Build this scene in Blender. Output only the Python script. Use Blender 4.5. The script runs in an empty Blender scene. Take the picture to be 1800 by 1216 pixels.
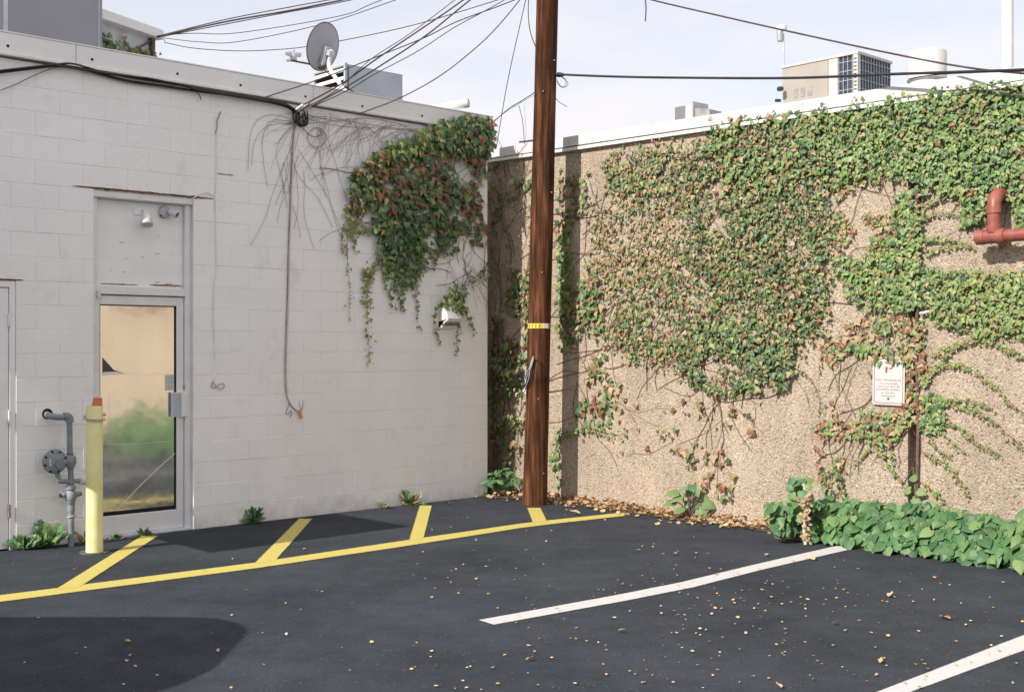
import bpy, bmesh, math, random
import numpy as np
from mathutils import Vector, Matrix, noise as mnoise

random.seed(7); np.random.seed(7)
S = bpy.context.scene
COL = S.collection

# ------------------------------------------------------------------ camera
FPX, CX, CY, EYE = 2100.0, 900.0, 608.0, 1.69
cam_d = bpy.data.cameras.new('camera'); cam = bpy.data.objects.new('camera', cam_d)
COL.objects.link(cam)
cam.location = (0, 0, EYE); cam.rotation_euler = (math.radians(90), 0, 0)
cam_d.sensor_width = 36; cam_d.lens = FPX / 1800 * 36; cam_d.clip_start = 0.05; cam_d.clip_end = 600
S.camera = cam

# ------------------------------------------------------------------ wall frames, light direction
UW = Vector((0.7333, 0.6799, 0)).normalized(); NW = Vector((UW.y, -UW.x, 0))      # white wall: along, outward
UR = Vector((UW.y, -UW.x, 0)); NR = Vector((-UW.x, -UW.y, 0))                      # pebble wall: along, outward
CW, CR = -10.079, -9.38
Z = Vector((0, 0, 1))
SUN_EL = math.radians(35); SUN_IN = math.radians(0.5)
trav = (UW * math.cos(SUN_IN) - NW * math.sin(SUN_IN)) * math.cos(SUN_EL) - Z * math.sin(SUN_EL)

# ------------------------------------------------------------------ world, sun, exposure
world = bpy.data.worlds.new('World'); S.world = world; world.use_nodes = True
nt = world.node_tree; N = nt.nodes; Lk = nt.links
for n in list(N): N.remove(n)
out = N.new('ShaderNodeOutputWorld'); bg = N.new('ShaderNodeBackground'); bg.inputs[1].default_value = 0.126
sky = N.new('ShaderNodeTexSky'); sky.sky_type = 'NISHITA'; sky.sun_disc = False
sky.sun_elevation = SUN_EL; sky.sun_rotation = math.atan2(-trav.x, -trav.y)
sky.air_density = 1.0; sky.dust_density = 1.0; sky.ozone_density = 1.0
tc = N.new('ShaderNodeTexCoord'); mp = N.new('ShaderNodeMapping'); mp.inputs['Scale'].default_value = (1.3, 1.3, 4.2)
mp.inputs['Location'].default_value = (0.35, 0.2, 0.1)
cn = N.new('ShaderNodeTexNoise'); cn.inputs['Scale'].default_value = 2.7; cn.inputs['Detail'].default_value = 7; cn.inputs['Roughness'].default_value = 0.55
cr = N.new('ShaderNodeValToRGB'); cr.color_ramp.elements[0].position = 0.38; cr.color_ramp.elements[1].position = 0.62
cr.color_ramp.elements[0].color = (0.68, 0.68, 0.68, 1)
mx = N.new('ShaderNodeMix'); mx.data_type = 'RGBA'
Lk.new(tc.outputs['Generated'], mp.inputs[0]); Lk.new(mp.outputs[0], cn.inputs[0]); Lk.new(cn.outputs[0], cr.inputs[0])
cl = N.new('ShaderNodeMix'); cl.data_type = 'RGBA'; cl.blend_type = 'ADD'; cl.inputs['Factor'].default_value = 0.06; cl.inputs['A'].default_value = (4.85, 4.62, 4.7, 1)
Lk.new(sky.outputs[0], cl.inputs['B']); Lk.new(cl.outputs['Result'], mx.inputs['B'])
Lk.new(cr.outputs[0], mx.inputs['Factor']); Lk.new(sky.outputs[0], mx.inputs['A']); Lk.new(mx.outputs['Result'], bg.inputs[0])
Lk.new(bg.outputs[0], out.inputs[0])

sd = bpy.data.lights.new('sun', 'SUN'); sun = bpy.data.objects.new('sun', sd); COL.objects.link(sun)
sd.energy = 3.5; sd.angle = math.radians(0.53); sd.color = (1.0, 0.945, 0.87)
sun.rotation_euler = trav.to_track_quat('-Z', 'Y').to_euler(); sun.location = (-6, -6, 12)
S.view_settings.view_transform = 'Standard'; S.view_settings.look = 'None'
S.view_settings.exposure = 0.62; S.view_settings.gamma = 1.0; S.view_settings.use_curve_mapping = False

# ------------------------------------------------------------------ geometry of the place
def ray(px, py): return Vector(((px - CX) / FPX, 1.0, (CY - py) / FPX))
EYEV = Vector((0, 0, EYE))
def at(px, py, D): return EYEV + ray(px, py) * D
def ground(px, py, z=0.0): return EYEV + ray(px, py) * ((EYE - z) * FPX / (py - CY))
def plane(px, py, n, c):
    d = ray(px, py); return EYEV + d * (c / (n.x * d.x + n.y * d.y))
def project(p): return CX + FPX * p.x / p.y, CY - FPX * (p.z - EYE) / p.y
_c = plane(857, 868, NW, CW); CORNER = Vector((_c.x, _c.y, 0))                     # right end of the white wall
RORG = CORNER - NR * ((NR.x * CORNER.x + NR.y * CORNER.y) - CR)                    # foot of the corner on the pebble wall
class Frame:
    def __init__(s, o, ex, ey, ez): s.o, s.ex, s.ey, s.ez = Vector(o), Vector(ex), Vector(ey), Vector(ez)
    def p(s, x, y, z=0.0): return s.o + s.ex * x + s.ey * y + s.ez * z
    def v(s, x, y, z): return s.ex * x + s.ey * y + s.ez * z
    def mat(s, x, y, z):
        m = Matrix.Identity(4); o = s.p(x, y, z)
        for i in range(3): m[i][0], m[i][1], m[i][2], m[i][3] = s.ex[i], s.ey[i], s.ez[i], o[i]
        return m
FW = Frame(CORNER, UW, Z, NW); FR = Frame(RORG, UR, Z, NR)
def onW(px, py, off=0.0):
    p = plane(px, py, NW, CW + off); q = p - CORNER; return q.dot(UW), p.z
def onR(px, py, off=0.0):
    p = plane(px, py, NR, CR + off); q = p - RORG; return q.dot(UR), p.z
def W3(px, py, off=0.0): return plane(px, py, NW, CW + off)
def R3(px, py, off=0.0): return plane(px, py, NR, CR + off)

# ------------------------------------------------------------------ materials
MATS = {}
def newmat(name):
    m = bpy.data.materials.new(name); m.use_nodes = True; t = m.node_tree
    b = t.nodes['Principled BSDF']; MATS[name] = m; return m, t, b
def pm(name, c1, c2=None, scale=6, detail=5, rough=0.7, metal=0.0, bump=0.0, bscale=60, spec=0.4, lo=0.35, hi=0.65, stretch=(1, 1, 1), dirt=None, world=False, grime=None):
    m, t, b = newmat(name); c2 = c2 or c1; n = t.nodes; l = t.links
    tcn = n.new('ShaderNodeTexCoord'); mpn = n.new('ShaderNodeMapping'); mpn.inputs['Scale'].default_value = stretch
    geo = n.new('ShaderNodeNewGeometry'); l.new(geo.outputs['Position'] if world else tcn.outputs['Object'], mpn.inputs[0])
    no = n.new('ShaderNodeTexNoise'); no.inputs['Scale'].default_value = scale; no.inputs['Detail'].default_value = detail
    l.new(mpn.outputs[0], no.inputs[0])
    rp = n.new('ShaderNodeValToRGB'); e = rp.color_ramp.elements
    e[0].position, e[1].position = lo, hi; e[0].color = (*c1, 1); e[1].color = (*c2, 1)
    l.new(no.outputs[0], rp.inputs[0]); colout = rp.outputs[0]
    if dirt:                                                     # (colour, scale, threshold, softness)
        dc, ds, dt, dw = dirt
        dn = n.new('ShaderNodeTexNoise'); dn.inputs['Scale'].default_value = ds; dn.inputs['Detail'].default_value = 8; dn.inputs['Roughness'].default_value = .65
        l.new(mpn.outputs[0], dn.inputs[0])
        dr = n.new('ShaderNodeMapRange'); dr.inputs[1].default_value = dt; dr.inputs[2].default_value = dt + dw
        l.new(dn.outputs[0], dr.inputs[0])
        mm = n.new('ShaderNodeMix'); mm.data_type = 'RGBA'; mm.inputs['B'].default_value = (*dc, 1)
        l.new(dr.outputs[0], mm.inputs['Factor']); l.new(colout, mm.inputs['A']); colout = mm.outputs['Result']
    if grime:                                                    # splashed dirt low on a wall: (colour, height)
        gc, gh = grime; sz = n.new('ShaderNodeSeparateXYZ'); l.new(geo.outputs['Position'], sz.inputs[0])
        gn = n.new('ShaderNodeTexNoise'); gn.inputs['Scale'].default_value = 5; gn.inputs['Detail'].default_value = 9; gn.inputs['Roughness'].default_value = .7; l.new(geo.outputs['Position'], gn.inputs[0])
        h1 = n.new('ShaderNodeMapRange'); h1.inputs[1].default_value = 0; h1.inputs[2].default_value = gh; h1.inputs[3].default_value = .36; h1.inputs[4].default_value = -.2; l.new(sz.outputs[2], h1.inputs[0])
        ha = n.new('ShaderNodeMath'); ha.operation = 'ADD'; l.new(h1.outputs[0], ha.inputs[0]); l.new(gn.outputs[0], ha.inputs[1])
        h2 = n.new('ShaderNodeMapRange'); h2.inputs[1].default_value = .60; h2.inputs[2].default_value = .95; h2.inputs[4].default_value = .6; l.new(ha.outputs[0], h2.inputs[0])
        mg = n.new('ShaderNodeMix'); mg.data_type = 'RGBA'; mg.inputs['B'].default_value = (*gc, 1); l.new(h2.outputs[0], mg.inputs['Factor']); l.new(colout, mg.inputs['A']); colout = mg.outputs['Result']
    l.new(colout, b.inputs['Base Color'])
    b.inputs['Roughness'].default_value = rough; b.inputs['Metallic'].default_value = metal
    b.inputs['Specular IOR Level'].default_value = spec
    if bump:
        bn = n.new('ShaderNodeTexNoise'); bn.inputs['Scale'].default_value = bscale; bn.inputs['Detail'].default_value = 6
        l.new(mpn.outputs[0], bn.inputs[0])
        bp = n.new('ShaderNodeBump'); bp.inputs['Strength'].default_value = bump; bp.inputs['Distance'].default_value = 0.01
        l.new(bn.outputs[0], bp.inputs['Height']); l.new(bp.outputs[0], b.inputs['Normal'])
    return m
def leafmat(name, ca, cb, transl=0.25, rough=0.45):
    m, t, b = newmat(name); n = t.nodes; l = t.links
    g = n.new('ShaderNodeNewGeometry'); oi = n.new('ShaderNodeObjectInfo')
    ad = n.new('ShaderNodeMath'); ad.operation = 'ADD'; l.new(g.outputs['Random Per Island'], ad.inputs[0]); l.new(oi.outputs['Random'], ad.inputs[1])
    fr = n.new('ShaderNodeMath'); fr.operation = 'FRACT'; l.new(ad.outputs[0], fr.inputs[0])
    mm = n.new('ShaderNodeMix'); mm.data_type = 'RGBA'; mm.inputs['A'].default_value = (*ca, 1); mm.inputs['B'].default_value = (*cb, 1)
    l.new(fr.outputs[0], mm.inputs['Factor'])
    no = n.new('ShaderNodeTexNoise'); no.inputs['Scale'].default_value = 45; no.inputs['Detail'].default_value = 3
    tcn = n.new('ShaderNodeTexCoord'); l.new(tcn.outputs['Object'], no.inputs[0])
    hs = n.new('ShaderNodeHueSaturation'); mr = n.new('ShaderNodeMapRange'); mr.inputs[3].default_value = 0.65; mr.inputs[4].default_value = 1.35
    l.new(no.outputs[0], mr.inputs[0]); l.new(mr.outputs[0], hs.inputs['Value']); l.new(mm.outputs['Result'], hs.inputs['Color'])
    uvn = n.new('ShaderNodeUVMap'); sx_ = n.new('ShaderNodeSeparateXYZ'); l.new(uvn.outputs[0], sx_.inputs[0])
    ab = n.new('ShaderNodeMath'); ab.operation = 'ABSOLUTE'; l.new(sx_.outputs[0], ab.inputs[0])
    v1 = n.new('ShaderNodeMath'); v1.operation = 'MULTIPLY_ADD'; v1.inputs[1].default_value = -.75; l.new(ab.outputs[0], v1.inputs[0]); l.new(sx_.outputs[1], v1.inputs[2])
    v2 = n.new('ShaderNodeMath'); v2.operation = 'PINGPONG'; v2.inputs[1].default_value = .085; l.new(v1.outputs[0], v2.inputs[0])
    mn = n.new('ShaderNodeMath'); mn.operation = 'MINIMUM'; l.new(v2.outputs[0], mn.inputs[0]); l.new(ab.outputs[0], mn.inputs[1])
    vr = n.new('ShaderNodeMapRange'); vr.inputs[1].default_value = .006; vr.inputs[2].default_value = .03; vr.inputs[3].default_value = .55; vr.inputs[4].default_value = 0; l.new(mn.outputs[0], vr.inputs[0])
    vm = n.new('ShaderNodeMix'); vm.data_type = 'RGBA'; vm.inputs['B'].default_value = (min(1, cb[0] * 1.5 + .03), min(1, cb[1] * 1.45 + .03), min(1, cb[2] * 1.3 + .02), 1); l.new(vr.outputs[0], vm.inputs['Factor']); l.new(hs.outputs[0], vm.inputs['A'])
    class _H: outputs = [vm.outputs['Result']]
    hs = _H
    l.new(hs.outputs[0], b.inputs['Base Color']); b.inputs['Roughness'].default_value = rough; b.inputs['Specular IOR Level'].default_value = 0.45
    tr = n.new('ShaderNodeBsdfTranslucent'); l.new(hs.outputs[0], tr.inputs[0])
    ms = n.new('ShaderNodeMixShader'); ms.inputs[0].default_value = transl
    l.new(b.outputs[0], ms.inputs[1]); l.new(tr.outputs[0], ms.inputs[2]); l.new(ms.outputs[0], n['Material Output'].inputs[0])
    return m

M = {}
M['paint'] = pm('white_block_paint', (.89, .875, .865), (.93, .915, .905), 2.2, 6, .62, bump=.5, bscale=95, spec=.3, dirt=((.74, .72, .70), 3.5, .58, .25), world=True, grime=((.52, .49, .45), .34))
M['joint'] = pm('painted_mortar', (.68, .66, .645), (.80, .78, .77), 5, 5, .75, bump=.3, bscale=90, world=True)
M['fascia'] = pm('fascia_sheet', (.80, .79, .78), (.86, .85, .84), 1.5, 5, .45, bump=.05, bscale=4, spec=.4)
M['fascia2'] = pm('fascia_white', (.60, .585, .57), (.66, .645, .63), 1.8, 5, .45, bump=.05, bscale=5)
M['drip'] = pm('drip_edge', (.74, .73, .71), (.80, .79, .77), 3, 4, .4)
M['roof'] = pm('roof_gravel', (.25, .24, .23), (.36, .35, .34), 14, 6, .9, bump=.4, bscale=60)
M['rust'] = pm('rusty_lintel', (.055, .028, .02), (.22, .10, .05), 22, 8, .9, bump=.8, bscale=60)
M['ruststain'] = pm('rust_stained_paint', (.74, .72, .70), (.80, .78, .77), 6, 5, .6, dirt=((.34, .19, .09), 16, .60, .12))
M['wood_chip'] = pm('peeled_wood', (.22, .13, .085), (.42, .30, .22), 40, 6, .9, bump=.6, bscale=90)
M['panel'] = pm('painted_plywood', (.84, .83, .825), (.89, .88, .875), 3, 6, .55, bump=.15, bscale=40, dirt=((.6, .57, .55), 20, .68, .05), stretch=(1, 1, 2.5))
M['alu'] = pm('door_aluminium', (.74, .74, .75), (.80, .80, .81), 5, 5, .42, metal=.15, bump=.05, bscale=20)
M['dark'] = pm('black_gap', (.012, .012, .013), (.02, .02, .02), 10, 2, .9)
M['brass'] = pm('brass', (.45, .30, .12), (.55, .38, .18), 10, 2, .35, metal=.9)
M['greypipe'] = pm('grey_pipe_paint', (.20, .235, .265), (.29, .325, .355), 14, 6, .55, bump=.25, bscale=70, dirt=((.19, .11, .08), 30, .66, .08))
M['redring'] = pm('pipe_thread', (.22, .075, .05), (.32, .13, .08), 40, 4, .8)
M['tagwhite'] = pm('paper_tag', (.75, .75, .72), (.82, .82, .8), 20, 3, .7)
M['ink'] = pm('black_ink', (.03, .03, .032), (.06, .06, .06), 60, 4, .8)
M['bollard'] = pm('pale_yellow_paint', (.80, .75, .33), (.86, .82, .44), 8, 6, .55, bump=.2, bscale=90, dirt=((.62, .57, .30), 22, .66, .12))
M['conc'] = pm('concrete', (.06, .06, .06), (.16, .155, .14), 18, 7, .9, bump=.5, bscale=80)
M['orange'] = pm('orange_plastic', (.62, .20, .07), (.72, .28, .12), 10, 4, .5)
M['rope'] = pm('rope', (.42, .37, .30), (.58, .52, .45), 60, 4, .9)
M['cable'] = pm('black_cable', (.016, .015, .017), (.03, .028, .03), 10, 3, .6)
M['wire'] = pm('weathered_wire', (.05, .035, .038), (.085, .06, .06), 12, 3, .7)
M['redwire'] = pm('red_brown_cable', (.22, .14, .13), (.40, .30, .28), 14, 4, .7)
M['whitewire'] = pm('painted_cable', (.70, .67, .66), (.80, .78, .77), 9, 4, .6)
M['galv'] = pm('galvanised', (.42, .44, .47), (.54, .56, .58), 8, 5, .45, metal=.5, bump=.05, bscale=10)
M['dish'] = pm('dish_grey', (.34, .345, .38), (.40, .405, .44), 3, 4, .5)
M['dishrim'] = pm('dish_rim', (.12, .07, .065), (.18, .11, .10), 20, 4, .6)
M['mast'] = pm('mast_grey', (.66, .66, .64), (.76, .76, .74), 7, 5, .5)
M['hvac'] = pm('hvac_bluegrey', (.40, .44, .49), (.46, .50, .55), 4, 5, .5, bump=.04, bscale=8)
M['louver'] = pm('louver_pale', (.74, .74, .72), (.82, .82, .8), 6, 4, .5)
M['hvac2'] = pm('hvac_beige', (.36, .325, .285), (.41, .37, .33), 3, 5, .5)
M['hvacpale'] = pm('hvac_pale_panel', (.50, .48, .44), (.56, .54, .50), 3, 5, .5)
M['coil'] = pm('condenser_coil', (.035, .045, .065), (.075, .09, .12), 30, 4, .45, metal=.4)
M['pvc'] = pm('white_pvc', (.62, .60, .57), (.70, .69, .66), 6, 5, .4, dirt=((.60, .50, .40), 9, .62, .2))
M['greypanel'] = pm('grey_rooftop_panel', (.27, .275, .315), (.31, .315, .355), 2, 5, .6, bump=.05, bscale=6)
M['dimwall'] = pm('penthouse_wall', (.55, .56, .58), (.66, .67, .68), 6, 6, .8, bump=.2, bscale=40)
M['redpipe'] = pm('red_iron_pipe', (.24, .065, .048), (.33, .11, .085), 14, 6, .42, bump=.15, bscale=60, dirt=((.62, .42, .36), 18, .66, .1))
M['signwhite'] = pm('sign_white', (.52, .515, .50), (.58, .575, .56), 9, 4, .35)
M['signred'] = pm('sign_red', (.28, .055, .06), (.38, .10, .10), 60, 5, .6)
M['signfade'] = pm('sign_faded_red', (.22, .13, .13), (.32, .22, .22), 90, 5, .6)
M['signborder'] = pm('sign_border', (.26, .12, .15), (.36, .20, .23), 40, 4, .6)
M['stem'] = pm('vine_stem', (.10, .06, .045), (.19, .13, .10), 30, 5, .85)
M['twig'] = pm('dry_twig', (.26, .20, .19), (.40, .33, .31), 30, 5, .9)
M['greenstem'] = pm('green_stem', (.12, .17, .05), (.20, .24, .09), 30, 4, .7)
M['soil'] = pm('soil', (.055, .038, .026), (.12, .085, .06), 30, 8, .95, bump=.8, bscale=60)
M['yellowband'] = pm('yellow_band', (.68, .52, .06), (.76, .62, .14), 30, 3, .5)
M['whiteband'] = pm('pale_band', (.7, .68, .6), (.8, .78, .7), 30, 3, .5)
M['van'] = pm('van_paint', (.30, .32, .35), (.33, .35, .38), 2, 3, .3, metal=.3, spec=.6)
M['tyre'] = pm('tyre', (.02, .02, .02), (.035, .035, .035), 30, 4, .9)
M['glassdark'] = pm('dark_glass', (.015, .018, .02), (.02, .024, .026), 3, 2, .08, spec=.8)

LEAF = [leafmat('leaf_bright', (.19, .27, .075), (.27, .35, .11), .22),
        leafmat('leaf_mid', (.10, .19, .06), (.16, .25, .085), .18),
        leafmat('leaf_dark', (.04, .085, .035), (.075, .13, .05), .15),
        leafmat('leaf_olive', (.21, .19, .075), (.31, .26, .11), .2),
        leafmat('leaf_russet', (.17, .075, .045), (.29, .135, .07), .18),
        leafmat('leaf_tan', (.33, .23, .14), (.47, .35, .22), .15, .7)]
BROAD = [leafmat('broad_leaf_green', (.062, .155, .055), (.105, .22, .082), .2, .5),
         leafmat('broad_leaf_pale', (.13, .225, .075), (.19, .29, .105), .22, .55),
         leafmat('broad_leaf_deep', (.035, .10, .04), (.06, .145, .058), .18, .5)]

# door film: mirror-like, slightly rippled
def mirror_mat():
    m, t, b = newmat('mirror_film_glass'); n = t.nodes; l = t.links
    b.inputs['Base Color'].default_value = (.90, .885, .83, 1); b.inputs['Metallic'].default_value = 1.0; b.inputs['Roughness'].default_value = .085
    tcn = n.new('ShaderNodeTexCoord'); no = n.new('ShaderNodeTexNoise'); no.inputs['Scale'].default_value = 3.2; no.inputs['Detail'].default_value = 2
    l.new(tcn.outputs['Object'], no.inputs[0]); bp = n.new('ShaderNodeBump'); bp.inputs['Strength'].default_value = .12; bp.inputs['Distance'].default_value = .02
    l.new(no.outputs[0], bp.inputs['Height']); l.new(bp.outputs[0], b.inputs['Normal'])
    n2 = n.new('ShaderNodeTexNoise'); n2.inputs['Scale'].default_value = 18; n2.inputs['Detail'].default_value = 8; l.new(tcn.outputs['Object'], n2.inputs[0])
    mr = n.new('ShaderNodeMapRange'); mr.inputs[3].default_value = .03; mr.inputs[4].default_value = .16; l.new(n2.outputs[0], mr.inputs[0]); l.new(mr.outputs[0], b.inputs['Roughness'])
    return m
M['mirror'] = mirror_mat()

def stucco_mat():
    m, t, b = newmat('pebble_dash'); n = t.nodes; l = t.links
    tcn = n.new('ShaderNodeTexCoord')
    vo = n.new('ShaderNodeTexVoronoi'); vo.inputs['Scale'].default_value = 80; vo.feature = 'F1'; l.new(tcn.outputs['Object'], vo.inputs['Vector'])
    sp = n.new('ShaderNodeSeparateColor'); l.new(vo.outputs['Color'], sp.inputs[0])
    rp = n.new('ShaderNodeValToRGB'); e = rp.color_ramp.elements
    e[0].position = 0; e[0].color = (.22, .15, .10, 1); e[1].position = 1; e[1].color = (.64, .555, .45, 1)
    for pos, c in ((.12, (.37, .29, .215)), (.35, (.465, .38, .288)), (.6, (.51, .425, .325)), (.8, (.475, .36, .275))):
        q = e.new(pos); q.color = (*c, 1)
    l.new(sp.outputs[0], rp.inputs[0])
    ng = n.new('ShaderNodeTexNoise'); ng.inputs['Scale'].default_value = 1.6; ng.inputs['Detail'].default_value = 8; ng.inputs['Roughness'].default_value = .65; mpv = n.new('ShaderNodeMapping'); mpv.inputs['Scale'].default_value = (1.6, 1.6, .55); l.new(tcn.outputs['Object'], mpv.inputs[0]); l.new(mpv.outputs[0], ng.inputs[0])
    mr = n.new('ShaderNodeMapRange'); mr.inputs[1].default_value = .3; mr.inputs[2].default_value = .7; mr.inputs[3].default_value = .74; mr.inputs[4].default_value = 1.12; l.new(ng.outputs[0], mr.inputs[0])
    hs = n.new('ShaderNodeHueSaturation'); l.new(rp.outputs[0], hs.inputs['Color']); l.new(mr.outputs[0], hs.inputs['Value'])
    l.new(hs.outputs[0], b.inputs['Base Color']); b.inputs['Roughness'].default_value = .9; b.inputs['Specular IOR Level'].default_value = .25
    inv = n.new('ShaderNodeMath'); inv.operation = 'SUBTRACT'; inv.inputs[0].default_value = 1; l.new(vo.outputs['Distance'], inv.inputs[1])
    bp = n.new('ShaderNodeBump'); bp.inputs['Strength'].default_value = .8; bp.inputs['Distance'].default_value = .012
    l.new(inv.outputs[0], bp.inputs['Height']); l.new(bp.outputs[0], b.inputs['Normal'])
    return m
M['stucco'] = stucco_mat()

def asphalt_mat():
    m, t, b = newmat('sealed_asphalt'); n = t.nodes; l = t.links
    tcn = n.new('ShaderNodeTexCoord')
    def noi(s, d, r=.6):
        q = n.new('ShaderNodeTexNoise'); q.inputs['Scale'].default_value = s; q.inputs['Detail'].default_value = d; q.inputs['Roughness'].default_value = r
        l.new(tcn.outputs['Object'], q.inputs[0]); return q
    big = noi(.9, 9, .7); fine = noi(64, 6, .8); mid = noi(6, 6, .65)
    rp = n.new('ShaderNodeValToRGB'); e = rp.color_ramp.elements
    e[0].position = .3; e[0].color = (.030, .034, .041, 1); e[1].position = .72; e[1].color = (.058, .064, .075, 1); l.new(big.outputs[0], rp.inputs[0])
    r2 = n.new('ShaderNodeMapRange'); r2.inputs[1].default_value = .25; r2.inputs[2].default_value = .75; r2.inputs[3].default_value = .45; r2.inputs[4].default_value = 1.65; l.new(fine.outputs[0], r2.inputs[0])
    r3 = n.new('ShaderNodeMapRange'); r3.inputs[1].default_value = .3; r3.inputs[2].default_value = .7; r3.inputs[3].default_value = .88; r3.inputs[4].default_value = 1.14; l.new(mid.outputs[0], r3.inputs[0])
    mu = n.new('ShaderNodeMath'); mu.operation = 'MULTIPLY'; l.new(r2.outputs[0], mu.inputs[0]); l.new(r3.outputs[0], mu.inputs[1])
    hs = n.new('ShaderNodeHueSaturation'); l.new(rp.outputs[0], hs.inputs['Color']); l.new(mu.outputs[0], hs.inputs['Value'])
    vo = n.new('ShaderNodeTexVoronoi'); vo.inputs['Scale'].default_value = 34; l.new(tcn.outputs['Object'], vo.inputs['Vector'])
    sc = n.new('ShaderNodeSeparateColor'); l.new(vo.outputs['Color'], sc.inputs[0])
    gt = n.new('ShaderNodeMath'); gt.operation = 'GREATER_THAN'; gt.inputs[1].default_value = .90; l.new(sc.outputs[0], gt.inputs[0])
    lt = n.new('ShaderNodeMath'); lt.operation = 'LESS_THAN'; lt.inputs[1].default_value = .20; l.new(vo.outputs['Distance'], lt.inputs[0])
    m2 = n.new('ShaderNodeMath'); m2.operation = 'MULTIPLY'; l.new(gt.outputs[0], m2.inputs[0]); l.new(lt.outputs[0], m2.inputs[1])
    mm = n.new('ShaderNodeMix'); mm.data_type = 'RGBA'; mm.inputs['B'].default_value = (.13, .125, .12, 1); l.new(m2.outputs[0], mm.inputs['Factor']); l.new(hs.outputs[0], mm.inputs['A'])
    l.new(mm.outputs['Result'], b.inputs['Base Color']); b.inputs['Roughness'].default_value = .95; b.inputs['Specular IOR Level'].default_value = .12
    bp = n.new('ShaderNodeBump'); bp.inputs['Strength'].default_value = .6; bp.inputs['Distance'].default_value = .008; l.new(fine.outputs[0], bp.inputs['Height']); l.new(bp.outputs[0], b.inputs['Normal'])
    return m
M['asphalt'] = asphalt_mat()

def line_mat(name, col, col2):
    m, t, b = newmat(name); n = t.nodes; l = t.links
    uv = n.new('ShaderNodeUVMap'); sp = n.new('ShaderNodeSeparateXYZ'); l.new(uv.outputs[0], sp.inputs[0])
    tcn = n.new('ShaderNodeTexCoord'); no = n.new('ShaderNodeTexNoise'); no.inputs['Scale'].default_value = 70; no.inputs['Detail'].default_value = 6; l.new(tcn.outputs['Object'], no.inputs[0])
    a = n.new('ShaderNodeMath'); a.operation = 'SUBTRACT'; a.inputs[1].default_value = .5; l.new(sp.outputs[0], a.inputs[0])
    ab = n.new('ShaderNodeMath'); ab.operation = 'ABSOLUTE'; l.new(a.outputs[0], ab.inputs[0])
    mr = n.new('ShaderNodeMapRange'); mr.interpolation_type = 'SMOOTHSTEP'; mr.inputs[1].default_value = .33; mr.inputs[2].default_value = .47; mr.inputs[3].default_value = 1.25; mr.inputs[4].default_value = -.35; l.new(ab.outputs[0], mr.inputs[0])
    ns = n.new('ShaderNodeMath'); ns.operation = 'MULTIPLY_ADD'; ns.inputs[1].default_value = 1.0; ns.inputs[2].default_value = -.5; l.new(no.outputs[0], ns.inputs[0])
    su = n.new('ShaderNodeMath'); su.operation = 'ADD'; su.use_clamp = True; l.new(mr.outputs[0], su.inputs[0]); l.new(ns.outputs[0], su.inputs[1])
    n2 = n.new('ShaderNodeTexNoise'); n2.inputs['Scale'].default_value = 14; n2.inputs['Detail'].default_value = 8; l.new(tcn.outputs['Object'], n2.inputs[0])
    rp = n.new('ShaderNodeMix'); rp.data_type = 'RGBA'; rp.inputs['A'].default_value = (*col, 1); rp.inputs['B'].default_value = (*col2, 1); l.new(n2.outputs[0], rp.inputs['Factor'])
    l.new(rp.outputs['Result'], b.inputs['Base Color']); n3 = n.new('ShaderNodeTexNoise'); n3.inputs['Scale'].default_value = 28; n3.inputs['Detail'].default_value = 10; n3.inputs['Roughness'].default_value = .75; l.new(tcn.outputs['Object'], n3.inputs[0])
    w3 = n.new('ShaderNodeMapRange'); w3.inputs[1].default_value = .30; w3.inputs[2].default_value = .40; w3.inputs[3].default_value = .25; w3.inputs[4].default_value = 1; l.new(n3.outputs[0], w3.inputs[0])
    wm = n.new('ShaderNodeMath'); wm.operation = 'MULTIPLY'; l.new(su.outputs[0], wm.inputs[0]); l.new(w3.outputs[0], wm.inputs[1]); l.new(wm.outputs[0], b.inputs['Alpha']); b.inputs['Roughness'].default_value = .7
    bp = n.new('ShaderNodeBump'); bp.inputs['Strength'].default_value = .3; bp.inputs['Distance'].default_value = .005; l.new(no.outputs[0], bp.inputs['Height']); l.new(bp.outputs[0], b.inputs['Normal'])
    return m
M['yellowline'] = line_mat('yellow_line_paint', (.60, .50, .12), (.52, .44, .12))
M['whiteline'] = line_mat('white_line_paint', (.64, .63, .61), (.52, .515, .50))

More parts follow.
